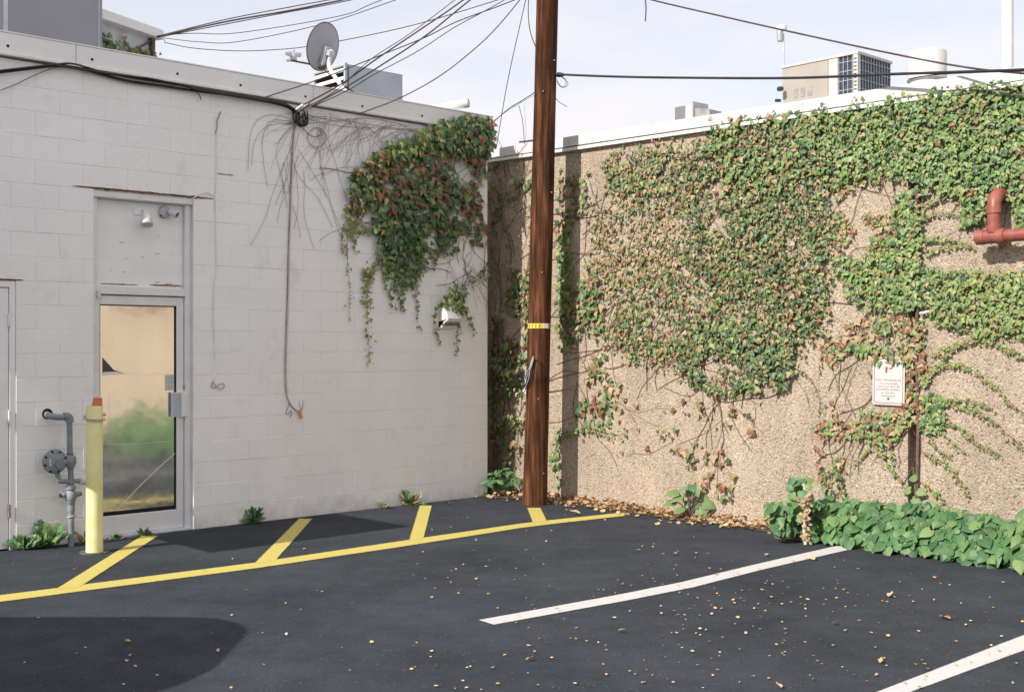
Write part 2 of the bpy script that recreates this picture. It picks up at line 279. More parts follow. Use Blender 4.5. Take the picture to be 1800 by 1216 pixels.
def pole_mat():
    m, t, b = newmat('treated_pole_wood'); n = t.nodes; l = t.links
    tcn = n.new('ShaderNodeTexCoord'); mp_ = n.new('ShaderNodeMapping'); mp_.inputs['Scale'].default_value = (26, 26, 1.5); l.new(tcn.outputs['Object'], mp_.inputs[0])
    no = n.new('ShaderNodeTexNoise'); no.inputs['Scale'].default_value = 1; no.inputs['Detail'].default_value = 8; no.inputs['Roughness'].default_value = .65; l.new(mp_.outputs[0], no.inputs[0])
    rp = n.new('ShaderNodeValToRGB'); e = rp.color_ramp.elements; e[0].position = .30; e[0].color = (.022, .009, .006, 1); e[1].position = .74; e[1].color = (.27, .118, .053, 1)
    q = e.new(.5); q.color = (.09, .036, .018, 1); l.new(no.outputs[0], rp.inputs[0])
    n2 = n.new('ShaderNodeTexNoise'); n2.inputs['Scale'].default_value = 1.6; n2.inputs['Detail'].default_value = 6; l.new(tcn.outputs['Object'], n2.inputs[0])
    mr = n.new('ShaderNodeMapRange'); mr.inputs[1].default_value = .3; mr.inputs[2].default_value = .7; mr.inputs[3].default_value = .5; mr.inputs[4].default_value = 1.4; l.new(n2.outputs[0], mr.inputs[0])
    hs = n.new('ShaderNodeHueSaturation'); l.new(rp.outputs[0], hs.inputs['Color']); l.new(mr.outputs[0], hs.inputs['Value'])
    l.new(hs.outputs[0], b.inputs['Base Color']); b.inputs['Roughness'].default_value = .9; b.inputs['Specular IOR Level'].default_value = .12
    bp = n.new('ShaderNodeBump'); bp.inputs['Strength'].default_value = .9; bp.inputs['Distance'].default_value = .012; l.new(no.outputs[0], bp.inputs['Height']); l.new(bp.outputs[0], b.inputs['Normal'])
    return m
M['pole'] = pole_mat()

# ------------------------------------------------------------------ object helpers
def tag(o, label=None, cat=None, group=None, kind=None):
    if label: o['label'] = label
    if cat: o['category'] = cat
    if group: o['group'] = group
    if kind: o['kind'] = kind
    return o
def thing(name, label, cat, loc, group=None):
    e = bpy.data.objects.new(name, None); COL.objects.link(e); e.location = loc; e.empty_display_size = .1
    return tag(e, label, cat, group)
def setparent(o, p):
    if p is None: return
    o.parent = p
    m = Matrix.Identity(4); q = p; chain = []
    while q is not None: chain.append(q); q = q.parent
    for q in reversed(chain): m = m @ q.matrix_parent_inverse @ q.matrix_basis
    o.matrix_parent_inverse = m.inverted()
class MB:
    """collects shapes (world coordinates) for ONE mesh object"""
    def __init__(s): s.v, s.f, s.m = [], [], []
    def add(s, vs, fs, mi=0):
        k = len(s.v); s.v += [tuple(v) for v in vs]
        for f in fs: s.f.append(tuple(i + k for i in f)); s.m.append(mi)
        return s
    def box(s, fr, x0, x1, y0, y1, z0, z1, mi=0):
        vs = [fr.p(x, y, z) for z in (z0, z1) for y in (y0, y1) for x in (x0, x1)]
        return s.add(vs, [(0, 2, 3, 1), (4, 5, 7, 6), (0, 1, 5, 4), (2, 6, 7, 3), (0, 4, 6, 2), (1, 3, 7, 5)], mi)
    def bbox(s, fr, x0, x1, y0, y1, z0, z1, b=.004, mi=0):       # front (z1) edges chamfered
        vs = [fr.p(x, y, z0) for y in (y0, y1) for x in (x0, x1)]
        vs += [fr.p(x, y, z1 - b) for y in (y0, y1) for x in (x0, x1)]
        vs += [fr.p(x, y, z1) for y in (y0 + b, y1 - b) for x in (x0 + b, x1 - b)]
        fs = [(0, 2, 3, 1), (8, 9, 11, 10)]
        for a in (0, 4): fs += [(a, a + 1, a + 5, a + 4), (a + 1, a + 3, a + 7, a + 5), (a + 3, a + 2, a + 6, a + 7), (a + 2, a, a + 4, a + 6)]
        return s.add(vs, fs, mi)
    def tube(s, pts, r, n=8, cap=True, mi=0):
        pts = [Vector(p) for p in pts]; k = len(pts); rs = r if isinstance(r, (list, tuple)) else [r] * k
        ref = None; vs = []
        for i, p in enumerate(pts):
            d = (pts[min(i + 1, k - 1)] - pts[max(i - 1, 0)])
            d = d.normalized() if d.length > 1e-9 else Vector((0, 0, 1))
            if ref is None: ref = Vector((0, 0, 1)) if abs(d.z) < .9 else Vector((1, 0, 0))
            a = d.cross(ref); a = a.normalized() if a.length > 1e-6 else d.orthogonal().normalized(); b = a.cross(d).normalized(); ref = b
            for j in range(n):
                t = 2 * math.pi * j / n; vs.append(p + (a * math.cos(t) + b * math.sin(t)) * rs[i])
        fs = [(i * n + j, (i + 1) * n + j, (i + 1) * n + (j + 1) % n, i * n + (j + 1) % n) for i in range(k - 1) for j in range(n)]
        if cap: fs += [tuple(range(n)), tuple(reversed(range((k - 1) * n, k * n)))]
        return s.add(vs, fs, mi)
    def lathe(s, o, axis, prof, n=20, mi=0):                      # prof: (distance along axis, radius)
        axis = Vector(axis).normalized(); a = axis.orthogonal().normalized(); b = axis.cross(a)
        vs = [Vector(o) + axis * h + (a * math.cos(2 * math.pi * j / n) + b * math.sin(2 * math.pi * j / n)) * r for h, r in prof for j in range(n)]
        k = len(prof)
        fs = [(i * n + j, i * n + (j + 1) % n, (i + 1) * n + (j + 1) % n, (i + 1) * n + j) for i in range(k - 1) for j in range(n)]
        fs += [tuple(reversed(range(n))), tuple(range((k - 1) * n, k * n))]
        return s.add(vs, fs, mi)
    def prism(s, fr, poly, z0, z1, mi=0):
        k = len(poly); vs = [fr.p(x, y, z0) for x, y in poly] + [fr.p(x, y, z1) for x, y in poly]
        fs = [tuple(reversed(range(k))), tuple(range(k, 2 * k))] + [(i, (i + 1) % k, k + (i + 1) % k, k + i) for i in range(k)]
        return s.add(vs, fs, mi)
    def build(s, name, mats, parent=None, smooth=False, bevel=0):
        me = bpy.data.meshes.new(name); me.from_pydata(s.v, [], s.f)
        mats = mats if isinstance(mats, (list, tuple)) else [mats]
        for m in mats: me.materials.append(m)
        if len(mats) > 1: me.polygons.foreach_set('material_index', s.m)
        bm = bmesh.new(); bm.from_mesh(me); bmesh.ops.recalc_face_normals(bm, faces=bm.faces)
        if bevel: bmesh.ops.bevel(bm, geom=list(bm.edges), offset=bevel, segments=2, affect='EDGES', clamp_overlap=True)
        bm.to_mesh(me); bm.free()
        if smooth:
            me.polygons.foreach_set('use_smooth', [len(p.vertices) <= 4 for p in me.polygons])
            me.set_sharp_from_angle(angle=math.radians(40))
        me.update(); o = bpy.data.objects.new(name, me); COL.objects.link(o); setparent(o, parent); return o
def smoothpts(pts, n=6):
    """Catmull-Rom through the points"""
    P = [Vector(p) for p in pts]; P = [P[0] * 2 - P[1]] + P + [P[-1] * 2 - P[-2]]; o = []
    for i in range(1, len(P) - 2):
        for k in range(n):
            t = k / n; a, b, c, d = P[i - 1], P[i], P[i + 1], P[i + 2]
            o.append(.5 * ((2 * b) + (c - a) * t + (2 * a - 5 * b + 4 * c - d) * t * t + (3 * b - a - 3 * c + d) * t ** 3))
    return o + [P[-2]]
def textmesh(txt, fr, cx, cy, z, height, mat, parent, name='lettering', width=None):
    cu = bpy.data.curves.new('t', 'FONT'); cu.body = txt; cu.align_x = 'CENTER'; cu.align_y = 'CENTER'; cu.resolution_u = 2
    to = bpy.data.objects.new('t', cu); COL.objects.link(to); bpy.context.view_layer.update()
    me = bpy.data.meshes.new_from_object(to.evaluated_get(bpy.context.evaluated_depsgraph_get()))
    bpy.data.objects.remove(to); bpy.data.curves.remove(cu)
    co = [v.co.copy() for v in me.vertices]; x0, x1 = min(c.x for c in co), max(c.x for c in co); y0, y1 = min(c.y for c in co), max(c.y for c in co)
    sy = height / (y1 - y0); sx = (width / (x1 - x0)) if width else sy
    for v, c in zip(me.vertices, co): v.co = fr.p(cx + (c.x - (x0 + x1) / 2) * sx, cy + (c.y - (y0 + y1) / 2) * sy, z)
    me.name = name; me.materials.clear(); me.materials.append(mat); o = bpy.data.objects.new(name, me); COL.objects.link(o); setparent(o, parent); return o

# ------------------------------------------------------------------ leaves
def tmpl(half, spine, faces_half):
    v = [Vector(p) for p in spine]; k = len(v); h = len(half)
    v += [Vector(p) for p in half] + [Vector((-p[0], p[1], p[2])) for p in half]
    f = []
    for q in faces_half:
        f.append(tuple(i for i in q)); f.append(tuple(reversed([i if i < k else i + h for i in q])))
    return np.array([tuple(p) for p in v]), f
IVY = tmpl([(.30, -.08, -.06), (.56, .22, -.15), (.28, .42, -.04), (.22, .68, -.07)], [(0, 0, 0), (0, .45, .06), (0, 1, -.16)], [(0, 3, 4, 5, 1), (1, 5, 6, 2)])
HEART = tmpl([(.22, -.13, -.03), (.43, .05, -.08), (.47, .30, -.09), (.33, .60, -.08), (.13, .86, -.10)], [(0, 0, 0), (0, .35, .04), (0, .7, 0), (0, 1, -.16)], [(0, 4, 5, 6, 1), (1, 6, 7, 2), (2, 7, 8, 3)])
LANCE = tmpl([(.10, .15, .0), (.17, .45, -.02), (.10, .78, -.05)], [(0, 0, 0), (0, .45, .05), (0, 1, -.12)], [(0, 3, 4, 1), (1, 4, 5, 2)])
LITTER = tmpl([(.28, .1, .10), (.40, .45, .16), (.2, .8, .06)], [(0, 0, 0), (0, .5, -.02), (0, 1, .14)], [(0, 3, 4, 1), (1, 4, 5, 2)])
def basis(tip, nrm):
    y = tip.normalized(); z = (nrm - y * nrm.dot(y)).normalized(); x = y.cross(z)
    return Matrix((x, y, z)).transposed()
def leafuv(me, tv):
    ul = me.uv_layers.new(name='UVMap'); vi = np.zeros(len(me.loops), dtype=np.int32); me.loops.foreach_get('vertex_index', vi)
    ul.data.foreach_set('uv', tv[vi % len(tv), :2].astype(np.float32).ravel()); me.polygons.foreach_set('use_smooth', [True] * len(me.polygons))
def leafmesh(name, T, pl, mats):
    """pl: (pos, 3x3, size, material index); one joined mesh"""
    tv, tf = T; n = len(pl); k = len(tv)
    if n == 0: return None
    P = np.array([tuple(p[0]) for p in pl]); R = np.array([[list(r) for r in p[1]] for p in pl]); s = np.array([p[2] for p in pl])
    V = (np.einsum('nij,kj->nki', R, tv) * s[:, None, None] + P[:, None, :]).reshape(-1, 3)
    F = [tuple(j + i * k for j in f) for i in range(n) for f in tf]
    me = bpy.data.meshes.new(name); me.from_pydata(V.tolist(), [], F)
    for m in mats: me.materials.append(m)
    me.polygons.foreach_set('material_index', [p[3] for p in pl for _ in tf]); leafuv(me, tv); me.update()
    return me
_leafcache = {}
def oneleaf(T, mats, mi, key):
    if (key, mi) not in _leafcache:
        me = bpy.data.meshes.new('leaf'); me.from_pydata(T[0].tolist(), [], T[1]); me.materials.append(mats[mi]); leafuv(me, T[0]); me.update(); _leafcache[(key, mi)] = me
    return _leafcache[(key, mi)]
def plant_leaves(parent, T, key, pl, mats, singles=300, stuffname='foliage'):
    """the leaves that show largest become parts of their own, the rest one joined part"""
    def shows(p):
        q = p[0]
        if q.y < .5: return 0
        x, y = project(q)
        return p[2] / q.y if (0 <= x <= 1800 and 0 <= y <= 1216) else 0
    order = sorted(range(len(pl)), key=lambda i: -shows(pl[i])); big = [i for i in order[:singles] if shows(pl[i]) > 0]; rest = [i for i in order if i not in set(big)]
    inv = parent.matrix_basis.inverted()
    for i in big:
        p, R, s, mi = pl[i]; o = bpy.data.objects.new('leaf', oneleaf(T, mats, mi, key)); COL.objects.link(o); o.parent = parent
        o.matrix_parent_inverse = inv; o.matrix_basis = Matrix.Translation(p) @ R.to_4x4() @ Matrix.Scale(s, 4)
    me = leafmesh(stuffname, T, [pl[i] for i in rest], mats)
    if me:
        o = bpy.data.objects.new(stuffname, me); COL.objects.link(o); o.parent = parent; o.matrix_parent_inverse = inv; o['kind'] = 'stuff'
def pick(w):
    r = random.random() * sum(w)
    for i, x in enumerate(w):
        r -= x
        if r <= 0: return i
    return len(w) - 1
def inpoly(x, y, P):
    c = False; j = len(P) - 1
    for i in range(len(P)):
        if (P[i][1] > y) != (P[j][1] > y) and x < (P[j][0] - P[i][0]) * (y - P[i][1]) / (P[j][1] - P[i][1]) + P[i][0]: c = not c
        j = i
    return c

# ================================================================== THE SETTING
g = MB(); g.add([(-150, -150, 0), (150, -150, 0), (150, 150, 0), (-150, 150, 0)], [(0, 1, 2, 3)])
lot = tag(g.build('ground', M['asphalt']), 'dark sealed asphalt of the parking lot', kind='structure')

def stripe(name, top, bot, mat, label, z=.004):
    """painted stripe between two edges; the sheet is widened so that the sprayed edge fades out inside it"""
    n = 24
    def resample(P):
        P = [ground(*p, z) for p in P]; Ls = [0]
        for a, b in zip(P, P[1:]): Ls.append(Ls[-1] + (b - a).length)
        o = []
        for i in range(n + 1):
            t = Ls[-1] * i / n; k = 0
            while k < len(P) - 2 and Ls[k + 1] < t: k += 1
            u = (t - Ls[k]) / max(Ls[k + 1] - Ls[k], 1e-9); o.append(P[k].lerp(P[k + 1], u))
        return o
    A, B = resample(top), resample(bot); vs, fs, uv = [], [], []
    for i, (a, b) in enumerate(zip(A, B)):
        e = (b - a) * .13; j = (b - a) * random.uniform(-.012, .012)
        vs += [a - e + j, b + e + j]
    for i in range(n): fs.append((2 * i, 2 * i + 2, 2 * i + 3, 2 * i + 1))
    me = bpy.data.meshes.new(name); me.from_pydata([tuple(v) for v in vs], [], fs); me.materials.append(mat)
    ul = me.uv_layers.new(name='UVMap')
    for lp in me.loops: ul.data[lp.index].uv = (lp.vertex_index % 2, (lp.vertex_index // 2) * .1)
    me.update(); o = bpy.data.objects.new(name, me); COL.objects.link(o); setparent(o, lot); o['label'] = label
    return o
stripe('yellow_stripe', [(-60, 1052), (0, 1045.5), (450, 988), (720, 948), (930, 917.5), (1098, 900)], [(-60, 1064), (0, 1057), (450, 998), (720, 958), (930, 925), (1098, 906)], M['yellowline'], 'long yellow stripe parallel to the white wall')
for k, (a, b, c, d, lab) in enumerate([((250, 941), (96, 1036), (278, 941), (140, 1030.5), 'yellow hatch stripe starting at the glass door'),
                                ((526, 911), (447, 989.5), (549, 911), (483, 985), 'yellow hatch stripe second from the glass door'),
                                ((738, 888), (719, 949.5), (759, 888), (744, 946), 'yellow hatch stripe third from the glass door'),
                                ((927, 892), (936.5, 917.5), (950, 892), (961, 915), 'short yellow hatch stripe at the foot of the pole')]):
    stripe('yellow_stripe', [a, b], [c, d], M['yellowline'], lab, z=.0052)
stripe('white_stripe', [(842, 1089), (1080, 1046), (1200, 1022), (1350, 986), (1475, 958)], [(868, 1097), (1100, 1055), (1220, 1031), (1350, 998), (1490, 966)], M['whiteline'], 'white stall line ending at the broad leaved plants')
stripe('white_stripe', [(1300, 1312), (1540, 1216), (1800, 1115), (1990, 1046)], [(1350, 1330), (1597, 1216), (1800, 1142), (2010, 1070)], M['whiteline'], 'white stall line crossing the lower right corner')

# soil strip at the foot of the pebble wall
m = MB(); top, bot = [], []
for i in range(61):
    s = -.9 + i * .12; w = .30 + .10 * mnoise.noise(Vector((s * 1.7, 3, 0))) + .05 * mnoise.noise(Vector((s * 7, 1, 0)))
    if s < .35: w += .22 * (1 - abs(s - .0) / .9 if s < .35 and s > -.9 else 0)
    top.append(FR.p(s, .006, .005)); bot.append(FR.p(s, .006, max(.1, w)))
n = len(top); m.add(top + bot, [(i, n + i, n + i + 1, i + 1) for i in range(n - 1)])
tag(m.build('soil_strip', M['soil']), 'narrow strip of soil along the pebble wall', kind='structure')

# ================================================================== WHITE BLOCK BUILDING
bld = thing('block_building', 'low white painted concrete block building with glass door', 'building', FW.p(-2.6, 0, -1))
WTOP = 4.064; JO = -.0026
sDA, sDB = onW(165, 700)[0], onW(340, 700)[0]                     # door opening
sLB = onW(28, 700)[0]; sLA = sLB - .96                            # service door at the left edge
LEFT = -9.0
DTOP, LTOP = .2032 * 15, .2032 * 11
core = MB()
for (x0, x1, y0, y1) in [(LEFT, sLA, 0, WTOP), (sLA, sLB, LTOP, WTOP), (sLB, sDA, 0, WTOP), (sDA, sDB, DTOP, WTOP), (sDB, 0, 0, WTOP)]:
    core.box(FW, x0, x1, y0, y1, -.20, JO)
core.box(FW, LEFT, -.02, 0, 4.0, -7.0, -.22)                      # body of the building behind the wall
core.build('wall_core', M['joint'], bld)
bm_cache = {}
def block_mesh(L):
    key = round(L, 3)
    if key not in bm_cache:
        f = Frame((0, 0, 0), (1, 0, 0), (0, 1, 0), (0, 0, 1)); q = MB(); h = .2032; j = .0015
        q.bbox(f, j, L - j, j, h - j, -.03, 0, .0022); me = bpy.data.meshes.new('block'); me.from_pydata(q.v, [], q.f); me.materials.append(M['paint'])
        b2 = bmesh.new(); b2.from_mesh(me); bmesh.ops.recalc_face_normals(b2, faces=b2.faces); b2.to_mesh(me); b2.free(); bm_cache[key] = me
    return bm_cache[key]
inv = bld.matrix_basis.inverted(); far = MB()
BL = .4064
for c in range(20):
    z0 = c * .2032; x = -(.2032 if c % 2 else 0) ; edges = [0.0]
    if c % 2: edges.append(-.2032)
    while edges[-1] > LEFT: edges.append(edges[-1] - BL)
    for a, b in zip(edges, edges[1:]):
        x1, x0 = a, max(b, LEFT); pieces = [(x0, x1)]
        for (o0, o1, ot) in ((sDA, sDB, DTOP), (sLA, sLB, LTOP)):
            if z0 < ot - .01:
                np_ = []
                for (p0, p1) in pieces:
                    if p1 <= o0 or p0 >= o1: np_.append((p0, p1)); continue
                    if p0 < o0: np_.append((p0, o0))
                    if p1 > o1: np_.append((o1, p1))
                pieces = np_
        for (p0, p1) in pieces:
            if p1 - p0 < .03: continue
            off = random.uniform(-.0012, .0012)
            if p1 < -5.75: far.bbox(FW, p0 + .0025, p1 - .0025, z0 + .0025, z0 + .2007, -.03, off, .0035); continue
            o = bpy.data.objects.new('block', block_mesh(p1 - p0)); COL.objects.link(o); o.parent = bld; o.matrix_parent_inverse = inv
            o.matrix_basis = FW.mat(p0, z0, off) @ Matrix.Rotation(random.uniform(-.0015, .0015), 4, 'X')
fo = far.build('far_blocks', M['paint'], bld); fo['kind'] = 'stuff'
# end wall of the building in the gap
# roof and fascia
m = MB(); m.box(FW, LEFT, .03, 4.07, 4.13, -7.0, -.02); m.build('roof', M['roof'], bld)
m = MB(); seams = [0.045, -2.35, -4.75, -7.2, -9.0]
for a, b in zip(seams, seams[1:]): m.bbox(FW, b + .002, a - .002, 4.098, 4.268, -.06, .045, .006)
fas = m.build('fascia', M['fascia'], bld)
m = MB(); m.box(FW, -9, .047, 4.080, 4.0965, -.02, .054); m.build('drip_edge', M['drip'], fas)
m = MB(); m.box(FW, -9, .05, 4.2685, 4.279, -.20, .05); m.build('coping', M['fascia'], fas)
for px, py in ((14, 81), (162, 105), (312, 130), (423, 150), (537, 170), (637, 187), (742, 204)):
    s, z = onW(px, py, .047); q = MB(); q.lathe(FW.p(s, z, .0445), NW, [(0, .012), (.004, .012), (.006, .006)], 10); q.build('screw', M['dark'], fas)

# lintels with the paint rusted off
def jagged(x0, x1, yc, h, seed, n=60):
    top, bot = [], []
    for i in range(n + 1):
        x = x0 + (x1 - x0) * i / n; e = min(1, 6 * i / n, 6 * (n - i) / n) ** .5
        top.append((x, yc + h * e * (.35 + .65 * abs(mnoise.noise(Vector((x * 9, seed, 0)))) + .25 * random.random())))
        bot.append((x, yc - h * e * (.35 + .6 * abs(mnoise.noise(Vector((x * 12, seed + 5, 0)))) + .25 * random.random())))
    return top, bot
def jag_part(name, x0, x1, yc, h, seed, mat, parent, off=.003, n=60):
    t, b = jagged(x0, x1, yc, h, seed, n); vs = [FW.p(x, y, off) for x, y in t] + [FW.p(x, y, off) for x, y in b] + [FW.p(x, y, off - .012) for x, y in t] + [FW.p(x, y, off - .012) for x, y in b]; k = n + 1
    fs = [(i, k + i, k + i + 1, i + 1) for i in range(n)] + [(i, i + 1, 2 * k + i + 1, 2 * k + i) for i in range(n)] + [(k + i + 1, k + i, 3 * k + i, 3 * k + i + 1) for i in range(n)]
    q = MB(); q.add(vs, fs); return q.build(name, mat, parent)
sl0, sl1 = onW(126, 320)[0], onW(377, 345)[0]
jag_part('rusted_lintel', sl0, sl1, 3.062, .017, 3, M['rust'], bld, n=90)['label'] = 'rusted strip of steel lintel showing above the door'
jag_part('rusted_lintel', onW(-30, 495)[0], onW(42, 495)[0], LTOP + .004, .010, 8, M['rust'], bld)
jag_part('crack', onW(381, 308)[0], onW(411, 308)[0], 3.302, .006, 12, M['rust'], bld, n=20)

# ---- the glass door (frame, leaf, transom)
door = MB()
w = sDB - sDA; d0 = -.11
for x0, x1, y0, y1, z0, z1 in [(sDA + .001, sDA + .05, 0, 3.04, -.16, -.045), (sDB - .055, sDB - .001, 0, 3.04, -.16, -.045),
                               (sDA + .05, sDB - .055, 2.145, 2.215, -.16, -.05), (sDA + .05, sDB - .055, 2.985, 3.04, -.16, -.045)]:
    door.bbox(FW, x0, x1, y0, y1, z0, z1, .004)
dr = door.build('door', M['alu'], bld); dr['label'] = 'aluminium framed glass door with mirror film under a painted transom'
m = MB(); m.bbox(FW, sDA, sDB, 2.99, 3.047, -.044, -.008, .004); m.build('steel_lintel', M['ruststain'], bld)
gx0, gx1, gz0, gz1 = sDA + .088, sDB - .128, .19, 2.055
for nm, x0, x1, y0, y1 in [('stile', sDA + .053, gx0, .02, 2.138), ('stile', gx1, sDB - .058, .02, 2.138), ('rail', gx0, gx1, gz1, 2.138), ('rail', gx0, gx1, .02, gz0)]:
    m = MB(); m.bbox(FW, x0, x1, y0, y1, -.13, -.075, .005); m.build(nm, M['alu'], dr)
m = MB(); m.box(FW, gx0, gx1, gz0 - .002, gz0 + .010, -.10, -.088)
for a in ((gx0, gx0 + .008, gz0 + .01, gz1), (gx1 - .008, gx1, gz0 + .01, gz1), (gx0 + .008, gx1 - .008, gz1 - .008, gz1)): m.box(FW, *a, -.10, -.088)
m.build('glazing_gasket', M['dark'], dr)
m = MB(); m.box(FW, gx0 - .002, gx1 + .002, gz0 - .002, gz1 + .002, -.110, -.1015); m.build('glass', M['mirror'], dr)
m = MB(); m.box(FW, gx0 + .004, gx1 - .004, gz0 + .0105, gz0 + .034, -.1012, -.0965); m.build('weather_strip', M['dark'], dr)
m = MB(); m.bbox(FW, sDA + .051, sDB - .057, 2.217, 2.983, -.14, -.092, .004); tp = m.build('transom_panel', M['panel'], dr); tp['label'] = 'blank painted plywood panel over the door, paint peeling at its lower edge'
def door_px(px, py, off=-.1): return onW(px, py, off)
def chip(x0, x1, yc, h, seed, par=dr): jag_part('peeled_paint', x0, x1, yc, h, seed, M['wood_chip'], par, off=-.0905, n=26)
s0, z0 = door_px(174, 500, -.09)
chip(door_px(174, 503, -.09)[0], door_px(244, 505, -.09)[0], 2.238, .010, 1); chip(door_px(262, 505, -.09)[0], door_px(322, 508, -.09)[0], 2.243, .017, 2)
for (a, b, y, h, sd) in ((210, 220, 426, .004, 4), (273, 281, 496, .004, 5), (273, 281, 446, .003, 6), (248, 254, 452, .003, 7), (275, 280, 415, .002, 9), (300, 303, 449, .003, 10), (218, 228, 454, .0025, 15), (214, 222, 478, .0025, 16), (193, 196, 475, .004, 17)):
    jag_part('peeled_paint', door_px(a, y, -.09)[0], door_px(b, y, -.09)[0], door_px(a, y, -.09)[1], h, sd, M['wood_chip'], dr, off=-.0905, n=10)
# torn film, crack, sticker, pull plate, lock
m = MB(); P = [door_px(180, 628), door_px(200, 650), door_px(222, 657), door_px(180, 659)]; m.prism(FW, P, -.1013, -.0985); m.build('torn_film', M['glassdark'], dr)
m = MB(); P = [door_px(180, 654), door_px(205, 653), door_px(222, 657), door_px(180, 660)]; m.prism(FW, P, -.0984, -.0975); m.build('film_edge', M['tagwhite'], dr)
a, b = door_px(203, 899), door_px(313, 792); m = MB(); mid = ((a[0] + b[0]) / 2 + .012, (a[1] + b[1]) / 2 + .03)
m.tube(smoothpts([FW.p(*a, -.1005), FW.p(*mid, -.1005), FW.p(*b, -.1005)]), .0028, 5); m.build('crack', M['tagwhite'], dr)
for (p0, p1) in (((182, 781), (300, 775)), ((192, 690), (186, 760)), ((182, 740), (190, 770)), ((205, 758), (212, 764)), ((222, 657), (300, 656))):
    m = MB(); m.tube([FW.p(*door_px(*p0), -.1005), FW.p(*door_px((p0[0] + p1[0]) / 2 + 2, (p0[1] + p1[1]) / 2 + 2), -.1005), FW.p(*door_px(*p1), -.1005)], .0010, 4); m.build('scratch', M['louver'], dr)
sx, sz = gx1 - .058, door_px(307, 672)[1]; m = MB(); m.box(FW, sx - .045, sx + .045, sz - .072, sz + .072, -.1013, -.0988); st = m.build('sticker', M['signwhite'], dr)
m = MB(); m.prism(FW, [(sx - .022, sz + .05), (sx + .022, sz + .05), (sx + .022, sz + .012), (sx, sz - .01), (sx - .022, sz + .012)], -.0987, -.0980); m.build('shield_mark', M['hvac'], st)
m = MB(); m.prism(FW, [(sx - .012, sz + .042), (sx + .012, sz + .042), (sx + .012, sz + .016), (sx, sz + .002), (sx - .012, sz + .016)], -.0979, -.0974); m.build('shield_centre', M['signwhite'], st)
for k in range(3): q = MB(); q.box(FW, sx - .03, sx + .03, sz - .030 - k * .012, sz - .026 - k * .012, -.0987, -.0982); q.build('text_line', M['hvac'], st)
p0, p1 = door_px(303, 733, -.05), door_px(327, 689, -.05)
m = MB(); m.bbox(FW, p0[0], p0[0] + .085, p0[1], p1[1], -.074, -.062, .003)
m.bbox(FW, p0[0] + .085, p1[0] + .01, p0[1], p1[1], -.0745, -.030, .006); m.build('pull_handle', M['alu'], dr)
m = MB(); m.box(FW, p0[0] + .004, p0[0] + .082, p0[1] + .006, p1[1] - .006, -.0618, -.0600); m.build('pull_recess', M['hvac'], dr)
lx, lz = door_px(324.5, 680, -.07); m = MB(); m.lathe(FW.p(lx, lz, -.075), NW, [(0, .018), (.012, .018), (.016, .010)], 14); m.build('lock', M['brass'], dr)
cx_, cz_ = door_px(171, 517, -.045); m = MB(); m.lathe(FW.p(cx_ + .008, cz_ - .03, -.03), Z, [(0, .016), (.06, .016)], 12); m.build('hinge', M['mast'], dr)
m = MB(); m.box(FW, sDA + .004, sDB - .004, .0, .018, -.16, -.02); m.build('threshold', M['alu'], dr)
# room side backing so nothing behind the door shows
m = MB(); m.box(FW, sDA, sDB, 0, DTOP, -.215, -.165); m.build('door_backing', M['dark'], dr)

# ---- service door at the left edge
m = MB(); m.bbox(FW, sLA, sLA + .05, 0, LTOP - .004, -.16, -.006); m.bbox(FW, sLB - .05, sLB - .001, 0, LTOP - .004, -.16, -.006); m.bbox(FW, sLA + .05, sLB - .05, LTOP - .06, LTOP - .004, -.16, -.006)
sdr = m.build('service_door', M['panel'], bld); sdr['label'] = 'flush painted steel door cut off by the left edge'
m = MB(); m.bbox(FW, sLA + .054, sLB - .054, .012, LTOP - .065, -.07, -.016); m.build('door_leaf', M['panel'], sdr)
for z in (.27, 1.05, 1.85):
    m = MB(); m.lathe(FW.p(sLB - .052, z, -.006), Z, [(0, .011), (.11, .011)], 10); m.build('hinge', M['louver'] if z > .5 else M['wood_chip'], sdr)

# ================================================================== PEBBLE DASH BUILDING
pb = thing('pebble_building', 'tan pebble-dash building wall overgrown with ivy', 'building', FR.p(4, 0, -1))
sG0 = onR(1596, 800)[0]; sG1 = sG0 + .10; REND = 13.5
def rtop(s): return 3.875 - .0178 * max(-1, s)
m = MB()
for (x0, x1) in ((-2.2, sG0), (sG1, REND)):
    vs = [FR.p(x, y, z) for z in (-.30, 0) for (x, y) in ((x0, 0), (x1, 0), (x1, rtop(x1)), (x0, rtop(x0)))]
    m.add(vs, [(0, 3, 2, 1), (4, 5, 6, 7), (0, 1, 5, 4), (1, 2, 6, 5), (2, 3, 7, 6), (3, 0, 4, 7)])
m.box(FR, sG0, sG1, 0, rtop(sG0) - .01, -.30, -.20)
m.box(FR, -2.2, REND, 0, 3.5, -8.0, -.31)
m.build('wall', M['stucco'], pb)
def slab(name, z0f, z1f, o0, o1, mat, x0, x1, par, ch=.004):
    q = MB(); vs = [FR.p(x, f(x), o) for o in (o0, o1) for (x, f) in ((x0, z0f), (x1, z0f), (x1, z1f), (x0, z1f))]
    q.add(vs, [(0, 3, 2, 1), (4, 5, 6, 7), (0, 1, 5, 4), (1, 2, 6, 5), (2, 3, 7, 6), (3, 0, 4, 7)]); return q.build(name, mat, par)
fr_ = slab('fascia', lambda s: rtop(s) + .014, lambda s: rtop(s) + .118, -.35, .045, M['fascia2'], -2.2, .92, pb)
for (a, b) in ((.923, 2.1), (2.103, 3.9), (3.903, 5.9), (5.903, 8.5), (8.503, REND)): slab('fascia', lambda s: rtop(s) + .014, lambda s: rtop(s) + .118, -.35, .045, M['fascia2'], a, b, pb)
slab('drip_edge', lambda s: rtop(s) - .020, lambda s: rtop(s) + .012, -.05, .055, M['drip'], -2.2, REND, pb)
